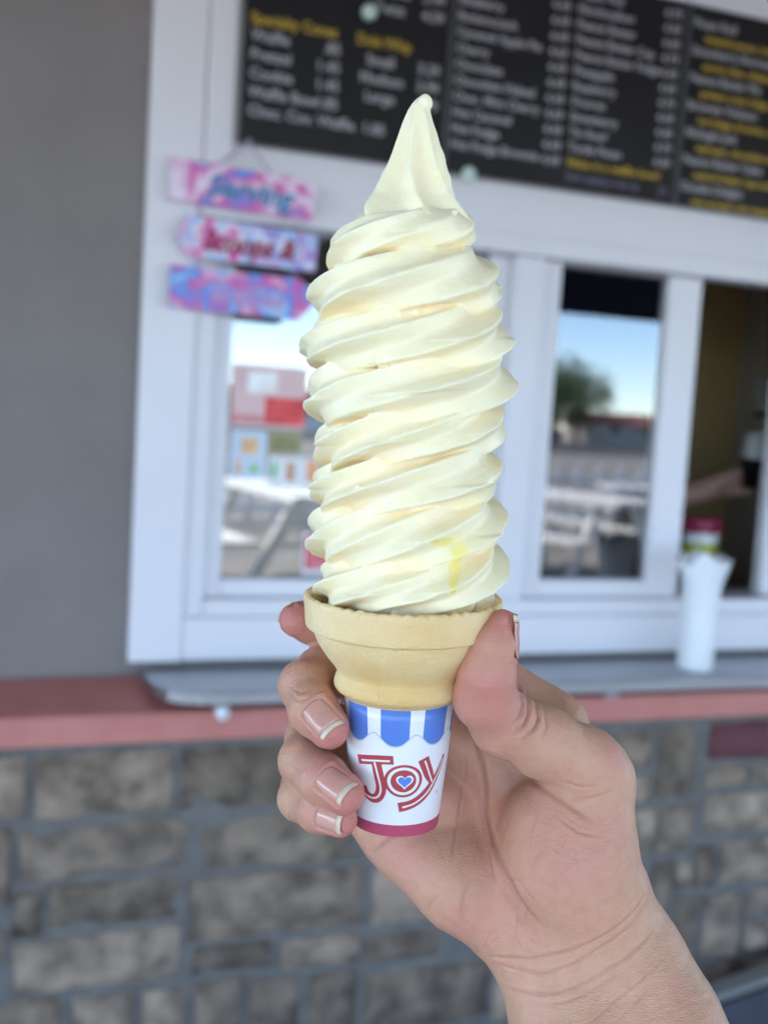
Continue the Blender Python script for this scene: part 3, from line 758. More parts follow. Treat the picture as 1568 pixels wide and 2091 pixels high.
Y_TAIL_LINE = [(14.14, 23.16, 0.35), (13.06, 20.36, 0.43), (11.69, 17.91, 0.49), (10.38, 15.86, 0.52), (8.78, 13.98, 0.52), (6.75, 12.4, 0.52), (4.52, 11.25, 0.52), (1.65, 10.47, 0.58)]
REG_C = (13.02, 13.31)

def arr(c): return np.array(c, np.float32)
def sd_chain(p, c, k=1.6):
    out = None
    for a, b in zip(c[:-1], c[1:]):
        a_, b_ = arr(a), arr(b)
        ba = b_[:3] - a_[:3]
        t = np.clip(((p - a_[:3]) @ ba) / (ba @ ba), 0, 1)
        q_ = p - a_[:3] - t[:, None] * ba
        dd = np.sqrt(np.einsum('ij,ij->i', q_, q_)) - (a_[3] + t * (b_[3] - a_[3]))
        out = dd if out is None else smin(out, dd, k)
    return out
def smin(a, b, k):
    h = np.clip(.5 + .5 * (b - a) / k, 0, 1)
    return b + (a - b) * h - k * h * (1 - h)
def sd_hand(p):
    palm = None
    for c in PALM:
        q = sd_chain(p, c, 5)
        palm = q if palm is None else smin(palm, q, 8.0)
    fing = None
    for k_, c in FINGERS.items():
        q = sd_chain(p, c, 2.2)
        fing = q if fing is None else smin(fing, q, 1.2)
    th = sd_chain(p, THUMB, 3.5)
    out = smin(palm, fing, 5.0)
    return smin(out, th, 4.5)
def grad(f, p, e=.1, f0=None):
    g = np.empty_like(p)
    f0 = f(p) if f0 is None else f0
    for i in range(3):
        o_ = np.zeros(3, np.float32); o_[i] = e
        g[:, i] = f(p + o_) - f0
    return g / np.maximum(np.linalg.norm(g, axis=1, keepdims=True), 1e-9)
def surface_nets(f, lo, hi, h):
    ax = [np.arange(lo[i], hi[i] + h, h) for i in range(3)]
    G = np.stack(np.meshgrid(*ax, indexing='ij'), -1).astype(np.float32)
    sh = G.shape[:3]
    pts = G.reshape(-1, 3)
    val = np.concatenate([f(pts[i:i + 200000]) for i in range(0, len(pts), 200000)]).reshape(sh)
    ins = val < 0
    cs = tuple(s - 1 for s in sh)
    acc = np.zeros(cs + (3,)); cnt = np.zeros(cs)
    cor = [(i, j, k) for i in (0, 1) for j in (0, 1) for k in (0, 1)]
    sl = lambda c: tuple(slice(c[i], c[i] + cs[i]) for i in range(3))
    for a in cor:
        for d_ in range(3):
            if a[d_]: continue
            b = list(a); b[d_] = 1
            va, vb = val[sl(a)], val[sl(b)]
            x = (va < 0) != (vb < 0)
            t = np.where(x, va / np.where(x, va - vb, 1), 0)
            pt = np.stack([np.full(cs, a[i], float) + (t if i == d_ else 0) for i in range(3)], -1)
            acc += pt * x[..., None]; cnt += x
    act = cnt > 0
    idx = np.full(cs, -1); idx[act] = np.arange(act.sum())
    cell = np.stack(np.nonzero(act), -1)
    v = arr(lo) + (cell + acc[act] / cnt[act][:, None]) * h
    quads = []
    for d_ in range(3):
        e, g = (d_ + 1) % 3, (d_ + 2) % 3
        A = [slice(None)] * 3; A[d_] = slice(0, sh[d_] - 1); B_ = list(A); B_[d_] = slice(1, None)
        x = ins[tuple(A)] != ins[tuple(B_)]
        I = np.stack(np.nonzero(x), -1)
        ok = (I[:, e] > 0) & (I[:, g] > 0) & (I[:, e] < cs[e]) & (I[:, g] < cs[g])
        I = I[ok]
        flip = ins[tuple(I.T)]
        def ci(oe, og):
            J = I.copy(); J[:, e] -= oe; J[:, g] -= og
            return idx[tuple(J.T)]
        q = np.stack([ci(1, 1), ci(0, 1), ci(0, 0), ci(1, 0)], 1)
        q[~flip] = q[~flip][:, ::-1]
        quads.append(q)
    return v, np.concatenate(quads)
def subdivide(v, q):
    n = len(v)
    e = np.stack([q, np.roll(q, -1, 1)], -1).reshape(-1, 2)
    es = np.sort(e, 1)
    u, inv = np.unique(es, axis=0, return_inverse=True)
    inv = inv.reshape(q.shape)
    mid = (v[u[:, 0]] + v[u[:, 1]]) / 2
    cen = v[q].mean(1)
    nv = np.concatenate([v, mid, cen])
    m_ = n + inv; c_ = n + len(u) + np.arange(len(q))
    out = []
    for i in range(4):
        out.append(np.stack([q[:, i], m_[:, i], c_, m_[:, i - 1]], 1))
    return nv, np.concatenate(out)
def seg_dist2(p, pts):
    """distance to a polyline in the plane"""
    out = np.full(len(p), 1e9)
    for a, b in zip(pts[:-1], pts[1:]):
        a_, b_ = arr(a), arr(b); ba = b_ - a_
        t = np.clip(((p - a_) @ ba) / (ba @ ba + 1e-9), 0, 1)
        out = np.minimum(out, np.linalg.norm(p - a_ - t[:, None] * ba, axis=1))
    return out
# a web of fine palm lines between the main creases
for _ in range(26):
    x0, z0 = random.uniform(2, 66), random.uniform(-72, -28)
    a_ = random.gauss(1.9, .5); ln_ = random.uniform(6, 15)
    CREASES.append((random.uniform(.16, .34), random.uniform(.35, .5), [(x0 + math.cos(a_ + .25 * math.sin(t_ * 3)) * ln_ * t_, z0 - math.sin(a_) * ln_ * t_) for t_ in (0, .33, .66, 1)]))
hv, hq = surface_nets(sd_hand, (-42, -32, -250), (135, 66, 32), 1.9)
hv = hv.astype(np.float32)
for it in range(2):
    hv, hq = subdivide(hv, hq)
    f0 = sd_hand(hv)
    hv = hv - grad(sd_hand, hv, .1, f0) * (f0 * .95)[:, None]
hn = grad(sd_hand, hv, .3)
crease = np.zeros(len(hv)); disp = np.zeros(len(hv))
face = np.clip((-hn[:, 1] + .15) / .35, 0, 1)
for dep, wd, pts in CREASES:
    dd = seg_dist2(hv[:, [0, 2]], pts)
    ln = [np.array(p) for p in pts]
    fade = np.clip(np.minimum(np.linalg.norm(hv[:, [0, 2]] - ln[0], axis=1), np.linalg.norm(hv[:, [0, 2]] - ln[-1], axis=1)) / 5.0 + .25, 0, 1)
    g = np.exp(-(dd / wd) ** 2) * fade * face
    dep = dep * .6; wd = wd * .7
    g = np.exp(-(dd / wd) ** 2) * fade * face
    disp -= dep * g
    disp += dep * .32 * (np.exp(-((dd - wd * 2.4) / (wd * 1.6)) ** 2)) * fade * face
    crease = np.maximum(crease, g * min(1, dep * 1.2))
def wob(p, s, seed):
    r_ = np.random.default_rng(seed); out = 0
    for i in range(7):
        kv = r_.normal(size=3) * s
        out = out + np.sin(p @ kv + r_.uniform(0, 6.28))
    return out / 7
disp += wob(hv, .16, 1) * .5 + wob(hv, .45, 2) * .16 + wob(hv, 1.3, 4) * .05
NAILS = [('middle', (-.10, -.90, .42), -5.2, 4.0, 4.2, .8), ('ring', (-.05, -.88, .45), -5.2, 4.0, 4.2, .9), ('pinky', (.02, -.98, .05), -4.2, 3.7, 3.5, .8), ('thumb', (.96, .06, .2), -6.5, 3.2, 4.5, .9), ('index', (-.55, .55, .62), -5.5, 3.8, 4.2, .8)]
def nail_frame(fn, N):
    c = THUMB if fn == 'thumb' else FINGERS[fn]
    a, b = (arr(c[1]), arr(c[0])) if fn == 'thumb' else (arr(c[-2]), arr(c[-1]))
    A = b[:3] - a[:3]; Ln = np.linalg.norm(A); A /= Ln
    N = arr(N); N = N - A * (N @ A); N /= np.linalg.norm(N)
    return a, b, A, Ln, N, np.cross(A, N)
nail_geo = []
blush = np.zeros(len(hv))
for fn, N, s0, s1, half, free in NAILS:
    a, b, A, Ln, N, W_ = nail_frame(fn, N)
    tip = b[:3] + A * b[3]
    blush = np.maximum(blush, np.exp(-(np.linalg.norm(hv - tip, axis=1) / 13.0) ** 2))
    rel = hv - b[:3]
    sA, sW, sN = rel @ A, rel @ W_, rel @ N
    # a shallow bed under the plate with a raised fold round it
    q = np.maximum(np.abs(sW) / (half * .98), np.abs(sA - (s0 + s1) / 2) / ((s1 - s0) / 2 + .3))
    inside = (sN > 0) & (np.abs(sA) < 25)
    disp += np.where(inside, -.45 * np.clip((1.0 - q) / .12, 0, 1) + .30 * np.exp(-((q - 1.12) / .12) ** 2) * (sA < s1 - 1), 0)
    # centre line of the plate, found on the skin
    ss = np.linspace(s0, s1, 16)
    cl = []
    for s_ in ss:
        o_ = b[:3] + A * s_
        lo_, hi_ = 0.0, 14.0
        for _ in range(28):
            mid_ = (lo_ + hi_) / 2
            if sd_hand((o_ + N * mid_)[None])[0] < 0: lo_ = mid_
            else: hi_ = mid_
        cl.append(lo_)
    cl = np.array(cl)
    # a plate is flatter than the fingertip: straight line through the first half, gentle droop later
    base = cl[4]; slope = (cl[9] - cl[2]) / (ss[9] - ss[2])
    pts = []; nu = 15
    s_all = np.concatenate([ss, s1 + np.linspace(free / 4, free, 4)])
    for i_, s_ in enumerate(s_all):
        h = base + slope * (s_ - ss[4]) * 1.0 - .010 * max(0, s_ - ss[4]) ** 2
        if s_ <= s1: h = max(h, min(cl[i_], h + .6)) if i_ < 16 else h
        tap = 1.0
        if s_ < s0 + half: tap = math.sqrt(max(0, 1 - ((s0 + half - s_) / half) ** 2)) * .55 + .45
        if s_ > s1: tap = 1 - .06 * (s_ - s1) / free
        row = []
        rho = half * 1.02
        for j in range(nu):
            al = (-1 + 2 * j / (nu - 1)) * 1.12 * tap
            row.append(b[:3] + A * (s_ - .5 * (1 - math.cos(al))) + W_ * rho * math.sin(al) + N * (h + .10 - rho * .72 * (1 - math.cos(al))))
        pts.append(row)
    nail_geo.append((np.array(pts), 16))
for bx, bz, br, ba_ in ((-12, -60, 16, .35), (22, -64, 13, .42), (30, -55, 14, .35), (25, -35, 14, .35), (48, -40, 16, .45), (24, 6, 15, .8), (62, -14, 5, .6), (0, -46, 10, .5)):
    blush = np.maximum(blush, ba_ * np.exp(-(np.linalg.norm(hv[:, [0, 2]] - np.array((bx, bz)), axis=1) / br) ** 2) * face)
blush = np.clip(blush + .10 * wob(hv, .25, 9), 0, 1)
hv = hv + hn * disp[:, None]

def skin_mat():
    mt = mat('skin', (.60, .375, .30), .46, None, sss=.3, sssr=(1, .38, .2), sscale=.003, spec=.45)
    nt = mt.node_tree; p = nt.nodes['Principled BSDF']
    L = nt.links.new
    tc = nt.nodes.new('ShaderNodeTexCoord')
    def attr(n):
        a = nt.nodes.new('ShaderNodeAttribute'); a.attribute_name = n; return a.outputs['Fac']
    def mix(fac, c1, c2):
        x = nt.nodes.new('ShaderNodeMix'); x.data_type = 'RGBA'
        for i, q in ((0, fac), (6, c1), (7, c2)):
            if hasattr(q, 'node'): L(q, x.inputs[i])
            else: x.inputs[i].default_value = (*q, 1) if isinstance(q, tuple) else q
        return x.outputs[2]
    n1 = nt.nodes.new('ShaderNodeTexNoise'); n1.inputs['Scale'].default_value = 90; n1.inputs['Detail'].default_value = 5
    L(tc.outputs['Object'], n1.inputs['Vector'])
    mr = nt.nodes.new('ShaderNodeMapRange'); mr.inputs[1].default_value = .35; mr.inputs[2].default_value = .68
    L(n1.outputs['Fac'], mr.inputs[0])
    c = mix(mr.outputs[0], (.56, .325, .205), (.60, .325, .222))
    c = mix(attr('blush'), c, (.55, .195, .165))
    c = mix(attr('crease'), c, (.36, .155, .11))
    n3 = nt.nodes.new('ShaderNodeTexNoise'); n3.inputs['Scale'].default_value = 300; n3.inputs['Detail'].default_value = 6
    L(tc.outputs['Object'], n3.inputs['Vector'])
    m3 = nt.nodes.new('ShaderNodeMapRange'); m3.inputs[1].default_value = .45; m3.inputs[2].default_value = .75; m3.inputs[4].default_value = .30
    L(n3.outputs['Fac'], m3.inputs[0])
    c = mix(m3.outputs[0], c, (.43, .19, .135))
    L(c, p.inputs['Base Color'])
    vo = nt.nodes.new('ShaderNodeTexVoronoi'); vo.feature = 'DISTANCE_TO_EDGE'; vo.inputs['Scale'].default_value = 900
    n2 = nt.nodes.new('ShaderNodeTexNoise'); n2.inputs['Scale'].default_value = 420; n2.inputs['Detail'].default_value = 6
    mp = nt.nodes.new('ShaderNodeMapping'); mp.inputs['Scale'].default_value = (.55, 1, 2.0); mp.inputs['Rotation'].default_value = (0, .55, 0)
    L(tc.outputs['Object'], mp.inputs[0]); L(mp.outputs[0], vo.inputs['Vector']); L(mp.outputs[0], n2.inputs['Vector'])
    ad = nt.nodes.new('ShaderNodeMath'); ad.operation = 'MULTIPLY_ADD'; ad.inputs[1].default_value = 1.1
    L(vo.outputs['Distance'], ad.inputs[0]); L(n2.outputs['Fac'], ad.inputs[2])
    bpn = nt.nodes.new('ShaderNodeBump'); bpn.inputs['Strength'].default_value = .34; bpn.inputs['Distance'].default_value = .0006
    L(ad.outputs[0], bpn.inputs['Height']); L(bpn.outputs[0], p.inputs['Normal'])
    return mt
M['skin'] = skin_mat()
M['nail'] = mat('nail', (.62, .315, .25), .16, (.58, .285, .225), 60, spec=.5, sss=.2, sscale=.002, coat=.3)
M['nail_tip'] = mat('nail_tip', (.68, .54, .40), .3, (.64, .50, .37), 90, spec=.5, sss=.2, sscale=.002, sssr=(1, .8, .6))
hand = mesh_np('hand', hv * .001, hq, M['skin'])
for nm, dat in (('blush', blush), ('crease', crease)):
    at = hand.data.attributes.new(nm, 'FLOAT', 'POINT'); at.data.foreach_set('value', dat.astype(np.float32))
tag(hand, 'bare right hand and forearm gripping the paper sleeved cone', 'hand')
mw = Matrix(HAND_AXES).to_4x4(); mw.translation = Vector(HAND_AT)
hand.matrix_world = mw
def grid_mesh(name, pts, mt, parent, thick):
    """a thin plate from a grid of points"""
    R_, K = pts.shape[:2]
    du = np.gradient(pts, axis=0); dv = np.gradient(pts, axis=1)
    n = np.cross(dv, du); n /= np.linalg.norm(n, axis=2, keepdims=True) + 1e-9
    top = pts.reshape(-1, 3); bot = (pts - n * thick).reshape(-1, 3)
    b = MB(); o = R_ * K
    b.v = [tuple(p * .001) for p in np.concatenate([top, bot])]
    for i in range(R_ - 1):
        for j in range(K - 1):
            a_ = i * K + j
            b.f.append((a_, a_ + 1, a_ + K + 1, a_ + K)); b.f.append((o + a_ + K, o + a_ + K + 1, o + a_ + 1, o + a_))
    rim = [j for j in range(K)] + [i * K + K - 1 for i in range(1, R_)] + [(R_ - 1) * K + j for j in range(K - 2, -1, -1)] + [i * K for i in range(R_ - 2, 0, -1)]
    for a_, c_ in zip(rim, rim[1:] + rim[:1]): b.f.append((c_, a_, o + a_, o + c_))
    b.mi = [0] * len(b.f)
    return b.build(name, mt, parent, True)
for pts, cut in nail_geo:
    sgn = 1
    o = grid_mesh('fingernail', pts[:cut - 1], M['nail'], hand, .35)
    grid_mesh('free_edge', pts[cut - 2:], M['nail_tip'], o, .40)

# ------------------------------------------------------------------ the soft serve cone
ice = thing('ice_cream_cone', 'tall pale yellow soft serve swirl in a cake cone with paper sleeve', 'ice cream')
mw = Matrix(CONE_AXES).to_4x4(); mw.translation = Vector(CONE_AT)
ice.matrix_world = mw
def wafer_mat():
    mt = mat('wafer', (.75, .49, .19), .60, (.88, .71, .41), 30, .30, 900, sss=.15, sscale=.003, sssr=(1, .6, .3), detail=6, ramp=(.3, .7))
    return mt
M['wafer'] = wafer_mat()
def lathe_np(prof, n, mod=None):
    prof = arr(prof); a = np.linspace(0, 2 * np.pi, n, endpoint=False)
    r, z = np.meshgrid(prof[:, 0], a, indexing='ij')[0], np.repeat(prof[:, 1][:, None], n, 1)
    A_ = np.repeat(a[None], len(prof), 0)
    if mod: r, z = mod(r, z, A_)
    v = np.stack([r * np.sin(A_), -r * np.cos(A_), z], -1).reshape(-1, 3)
    i, k = np.meshgrid(np.arange(len(prof) - 1), np.arange(n), indexing='ij')
    k2 = (k + 1) % n
    q = np.stack([i * n + k, i * n + k2, (i + 1) * n + k2, (i + 1) * n + k], -1).reshape(-1, 4)
    return v, q
def spline(pts, n):
    pts = arr(pts); out = []
    for i in range(len(pts) - 1):
        p0, p1, p2, p3 = pts[max(i - 1, 0)], pts[i], pts[i + 1], pts[min(i + 2, len(pts) - 1)]
        for t in np.linspace(0, 1, n, endpoint=False):
            out.append(.5 * (2 * p1 + (p2 - p0) * t + (2 * p0 - 5 * p1 + 4 * p2 - p3) * t * t + (3 * p1 - p0 - 3 * p2 + p3) * t ** 3))
    return np.array(out + [pts[-1]])
prof = np.concatenate([spline([(11.6, 3), (15.0, 36.5), (15.7, 38.6), (16.2, 39.2)], 6),
    spline([(16.6, 39.6), (18.3, 40.8), (18.95, 42.3), (18.6, 44.2), (18.1, 45.6), (18.9, 47.2), (21.6, 50.6), (24.0, 54.4), (25.6, 58.2)], 6),
    spline([(25.9, 58.5), (27.2, 58.9), (27.6, 59.8), (27.9, 63.5), (28.2, 66.6), (27.9, 67.7), (27.0, 68.0), (26.2, 67.5)], 5),
    spline([(25.6, 66.0), (24.6, 60.0), (21.0, 52.5), (16.5, 46.5), (14, 44)], 6)])
def wafer_mod(r, z, a):
    # moulded seam, slight out-of-roundness, crumbly lip
    seam = np.exp(-((np.abs((a + .33 + np.pi) % (2 * np.pi) - np.pi)) / .012) ** 2) + np.exp(-((np.abs((a - 2.81 + np.pi) % (2 * np.pi) - np.pi)) / .012) ** 2)
    lip = np.clip((z - 66.3) / 1.0, 0, 1)
    r = r + .16 * seam * (z > 39) + .10 * np.sin(a * 3 + .5) + lip * (.10 * np.sin(a * 41) * np.sin(a * 17 + 1) + .1 * np.sin(a * 67 + 2))
    z = z + lip * (.16 * np.sin(a * 29 + np.sin(a * 11) * 2) + .14 * np.sin(a * 53))
    emb = ((z > 47) & (z < 57.5)) * .08 * np.sign(np.sin(a * 6 + (z - 47) * .16)) * (np.abs(np.sin(a * 6 + (z - 47) * .16)) > .75)
    return r + emb, z
v, q = lathe_np(prof, 360, wafer_mod)
mesh_np('wafer_cone', v * .001, q[:, ::-1] if False else q, M['wafer'], ice)

# paper sleeve
M['paper_white'] = mat('paper_white', (.80, .80, .82), .38, (.77, .77, .80), 40, .04, 300, coat=.15)
M['paper_blue'] = mat('paper_blue', (.085, .20, .60), .38, (.10, .22, .63), 90, .04, 300, coat=.15)
M['paper_red'] = mat('paper_red', (.48, .065, .13), .38, (.45, .06, .12), 60, .04, 300, coat=.15)
M['ink_red'] = mat('ink_red', (.45, .055, .065), .38, (.42, .05, .06), 60, coat=.15)
M['ink_teal'] = mat('ink_teal', (.42, .60, .62), .4)
S_TOP, R0, R1 = 38.9, 12.3, 16.05
def sr(s): return R0 + (R1 - R0) * s / S_TOP
NS = 8; PH = rad(-27)            # a white stripe is centred on PH
n = 480
ang = np.linspace(0, 2 * np.pi, n, endpoint=False)
sv = np.linspace(1.5, S_TOP, 12)
vv = np.array([(sr(s) * math.sin(a), -sr(s) * math.cos(a), s) for s in sv for a in ang] + [((sr(s) - .35) * math.sin(a), -(sr(s) - .35) * math.cos(a), s) for s in (S_TOP, 1.5) for a in ang] + [(0, 0, 1.0)])
qq, mi = [], []
for i in range(len(sv) + 1):
    for k in range(n):
        qq.append((i * n + k, i * n + (k + 1) % n, (i + 1) * n + (k + 1) % n, (i + 1) * n + k))
        ph = ((ang[k] + math.pi / n - PH) * NS / (2 * math.pi) + .5) % 1 - .5
        mi.append(0 if (abs(ph) < .165 or i >= len(sv) - 1) else 1)
sleeve = mesh_np('paper_sleeve', vv * .001, np.array(qq), [M['paper_white'], M['paper_blue']], ice, True, mi)
MB().lathe([(.001, .0026), (R0 * .001 - .0002, .0026)], 64).build('sleeve_bottom', M['paper_white'], sleeve)
def wrap_band(name, f0, f1, off, mt, a0=0, a1=2 * math.pi, nn=480):
    b = MB()
    for i in range(nn + 1):
        a = a0 + (a1 - a0) * i / nn
        for s in (f0(a), (f0(a) + f1(a)) / 2, f1(a)):
            r = sr(s) + off
            b.v.append((r * math.sin(a) * .001, -r * math.cos(a) * .001, s * .001))
    for i in range(nn):
        for j in (0, 1):
            b.f.append((i * 3 + j, i * 3 + 3 + j, i * 3 + 4 + j, i * 3 + 1 + j))
    b.mi = [0] * len(b.f)
    return b.build(name, mt, sleeve, True)
def scallop(a):
    ph = (a - PH) * NS
    return 29.6 + 1.75 * math.cos(ph) + .25 * math.cos(2 * ph)
wrap_band('scallop_shadow', lambda a: scallop(a) - 1, lambda a: scallop(a) + .42, .05, M['ink_teal'])
wrap_band('white_body', lambda a: 4.0, scallop, .09, M['paper_white'])
wrap_band('red_band', lambda a: 1.52, lambda a: 5.0, .13, M['paper_red'])
RM = 13.6
def on_sleeve(x, s, off):
    r = sr(s) + off; a = x / RM
    return (r * math.sin(a) * .001, -r * math.cos(a) * .001, s * .001)
def stroke(name, pts, off, mt, parent):
    p = spline(pts, 8)
    t = np.gradient(p[:, :2], axis=0); t /= np.linalg.norm(t, axis=1, keepdims=True) + 1e-9
    nrm = np.stack([-t[:, 1], t[:, 0]], 1)
    b = MB(); K = 7
    for i in range(len(p)):
        for j in range(K):
            w_ = (j / (K - 1) - .5) * p[i, 2]
            b.v.append(on_sleeve(p[i, 0] + nrm[i, 0] * w_, p[i, 1] + nrm[i, 1] * w_, off))
    for i in range(len(p) - 1):
        for j in range(K - 1):
            b.f.append((i * K + j, i * K + j + 1, (i + 1) * K + j + 1, (i + 1) * K + j))
    b.mi = [0] * len(b.f)
    return b.build(name, mt, parent)
def disc(name, c, radii, off, mt, parent, inner=0.0, shape=None):
    b = MB(); n_ = 72
    rings = np.linspace(inner, 1, 6)
    for q_ in rings:
        for k in range(n_):
            a = 2 * math.pi * k / n_
            x, y = shape(a) if shape else (math.cos(a), math.sin(a))
            b.v.append(on_sleeve(c[0] + radii[0] * q_ * x, c[1] + radii[1] * q_ * y, off))
    for i in range(5):
        for k in range(n_):
            b.f.append((i * n_ + k, i * n_ + (k + 1) % n_, (i + 1) * n_ + (k + 1) % n_, (i + 1) * n_ + k))
    b.mi = [0] * len(b.f)
    return b.build(name, mt, parent)
def heart(a):
    return (math.sin(a) ** 3, (13 * math.cos(a) - 5 * math.cos(2 * a) - 2 * math.cos(3 * a) - math.cos(4 * a)) / 16.0)
stroke('letter', J_STEM, .12, M['ink_red'], sleeve)
stroke('letter', J_BAR, .125, M['ink_red'], sleeve)
stroke('letter', Y_ARM, .13, M['ink_red'], sleeve)
stroke('letter', Y_TAIL, .135, M['ink_red'], sleeve)
disc('letter', O_C, O_R, .14, M['ink_red'], sleeve)
for s_ in (J_BAR_LINE, J_STEM_LINE, Y_ARM_LINE, Y_TAIL_LINE): stroke('inline', s_, .16, M['paper_white'], sleeve)
disc('inline', O_C, (O_R[0] * .835, O_R[1] * .85), .165, M['paper_white'], sleeve, .80)
disc('heart_outline', HEART_C, (2.35, 2.35), .17, M['paper_white'], sleeve, 0, heart)
disc('heart', HEART_C, (1.85, 1.8), .19, M['paper_blue'], sleeve, 0, heart)
disc('letter', REG_C, (.42, .42), .12, M['ink_red'], sleeve, .7)

# soft serve: a star-section rope coiled upwards, then pulled into a tip
def cream_mat():
    mt = mat('soft_serve', (.975, .835, .56), .38, (.98, .85, .60), 220, .16, 1300, sss=.6, sssr=(1.0, .80, .40), sscale=.0042, spec=.4)
    nt = mt.node_tree; p = nt.nodes['Principled BSDF']
    a = nt.nodes.new('ShaderNodeAttribute'); a.attribute_name = 'melt'
    x = nt.nodes.new('ShaderNodeMix'); x.data_type = 'RGBA'
    nt.links.new(p.inputs['Base Color'].links[0].from_socket, x.inputs[6]); x.inputs[7].default_value = (.95, .80, .27, 1)
    nt.links.new(a.outputs['Fac'], x.inputs[0]); nt.links.new(x.outputs[2], p.inputs['Base Color'])
    r = nt.nodes.new('ShaderNodeMapRange'); r.inputs[3].default_value = .38; r.inputs[4].default_value = .05
    nt.links.new(a.outputs['Fac'], r.inputs[0]); nt.links.new(r.outputs[0], p.inputs['Roughness'])
    return mt
M['cream'] = cream_mat()
def interp(x, xs, ys): return np.interp(x, xs, ys)
cx_off = lambda s: interp(s, [68, 90, 120, 137, 162, 173, 190, 204], [0, .6, .2, -2.0, -1.4, -3.0, -1.6, -1.0])
r_out = lambda s: interp(s, [60, 68, 76, 89, 105, 120, 137, 151, 162, 170, 176, 182], [20, 25.5, 28.2, 27.8, 27.2, 28.0, 28.6, 27.4, 24.4, 18.6, 14.5, 9])
PITCH = 13.0
turns = 8.55
NP, NQ = 1100, 112
phi = np.linspace(0, turns * 2 * np.pi, NP) - 1.0
s_ax = 60.0 + PITCH * (phi - phi[0]) / (2 * np.pi)
th = np.linspace(0, 2 * np.pi, NQ, endpoint=False)
def star(theta, n_, sharp=.05):
    c_ = np.sin(theta * n_ / 2)
    return 1 - np.sqrt(c_ * c_ + sharp * sharp)
frac = (phi - phi[0]) / (phi[-1] - phi[0])
sc = 1 - .30 * np.clip((frac - .86) / .14, 0, 1)
va_ = 8.6 * sc * (1 + .06 * np.sin(phi * 1.7) + .06 * np.sin(phi * .61 + 1))
rb = 11.5 * sc * (1 + .04 * np.sin(phi * 1.3 + 2))
amp = (.325 + .05 * np.sin(phi * .83)) * (1 - .65 * np.clip((frac - .88) / .1, 0, 1))
twist = 1.05 * phi + .35 * np.sin(phi * .47) + .25 * np.sin(phi * 1.1)
TH = th[None, :] - twist[:, None]
# ridges sit at uneven spacing as a real nozzle leaves them after slumping
ridge_gain = 1 + .28 * np.sin(np.round(TH * 6 / (2 * np.pi)) * 2.4 + .12 * phi[:, None])
rr_ = .77 + amp[:, None] * ridge_gain * star(TH + .16 * np.sin(TH * 1), 6, .07)
wobr = .45 * np.sin(phi * 2.3 + .4) + .6 * np.sin(phi * .9) + .4 * np.sin(phi * .37 + 2)
Rp = r_out(s_ax) - rb * .98 + wobr
rad_ = Rp[:, None] + rb[:, None] * rr_ * np.cos(th)[None, :]
# the rope sags a little over the coil below
zz = s_ax[:, None] + va_[:, None] * rr_ * np.sin(th)[None, :] - .9 * np.clip(np.cos(th), 0, 1)[None, :] + .9 * np.sin(phi * .77)[:, None]
xx = rad_ * np.sin(phi)[:, None] + cx_off(s_ax)[:, None]
yy = -rad_ * np.cos(phi)[:, None]
cv_ = np.stack([xx, yy, zz], -1).reshape(-1, 3)
i, k = np.meshgrid(np.arange(NP - 1), np.arange(NQ), indexing='ij'); k2 = (k + 1) % NQ
cq = np.stack([i * NQ + k, i * NQ + k2, (i + 1) * NQ + k2, (i + 1) * NQ + k], -1).reshape(-1, 4)
def cap(v, q, nb_, off=0):
    """close both ends of a swept tube with quads fanned to a centre"""
    c = np.stack([v[:nb_].mean(0), v[-nb_:].mean(0)])
    n0 = len(v); v = np.concatenate([v, c])
    j = np.arange(0, nb_, 2); j1 = (j + 1) % nb_; j2 = (j + 2) % nb_
    e0 = np.stack([j2, j1, j, np.full(len(j), n0)], 1)
    l = n0 - nb_
    e1 = np.stack([l + j, l + j1, l + j2, np.full(len(j), n0 + 1)], 1)
    return v, np.concatenate([q, e0, e1]) + off
cv_, cq = cap(cv_, cq, NQ)
# tip
NT, NK = 150, 144
tt = np.linspace(0, 1, NT)
ts = 166 + tt * 38.5
tr_ = interp(ts, [166, 171, 174, 178, 182, 186, 190, 195, 199, 201, 203, 204.2, 204.5], [14.5, 17.2, 14.8, 11.0, 8.7, 7.2, 6.2, 4.8, 3.6, 3.0, 2.6, 1.6, .2])
ker = np.hanning(9); ker /= ker.sum()
tr_ = np.concatenate([tr_[:4], np.convolve(tr_, ker, 'same')[4:-4], tr_[-4:]])
ta = np.linspace(0, 2 * np.pi, NK, endpoint=False)
am = interp(tt, [0, .18, .45, .93, 1], [.10, .30, .54, .2, .02])
TT = ta[None, :] - (.5 + .9 * (1 - tt) ** 2)[:, None]
rt = tr_[:, None] * (.86 + am[:, None] * (star(TT + .18 * np.sin(TT), 6, .07) - .25))
tx = cx_off(ts) + interp(tt, [0, .6, .9, 1], [1.0, .8, .2, 1.3])
tz = ts[:, None] + rt * 0
tv = np.stack([rt * np.sin(ta)[None, :] + tx[:, None], -rt * np.cos(ta)[None, :], tz], -1).reshape(-1, 3)
i, k = np.meshgrid(np.arange(NT - 1), np.arange(NK), indexing='ij'); k2 = (k + 1) % NK
tq = np.stack([i * NK + k, i * NK + k2, (i + 1) * NK + k2, (i + 1) * NK + k], -1).reshape(-1, 4)
tv, tq = cap(tv, tq, NK, len(cv_))
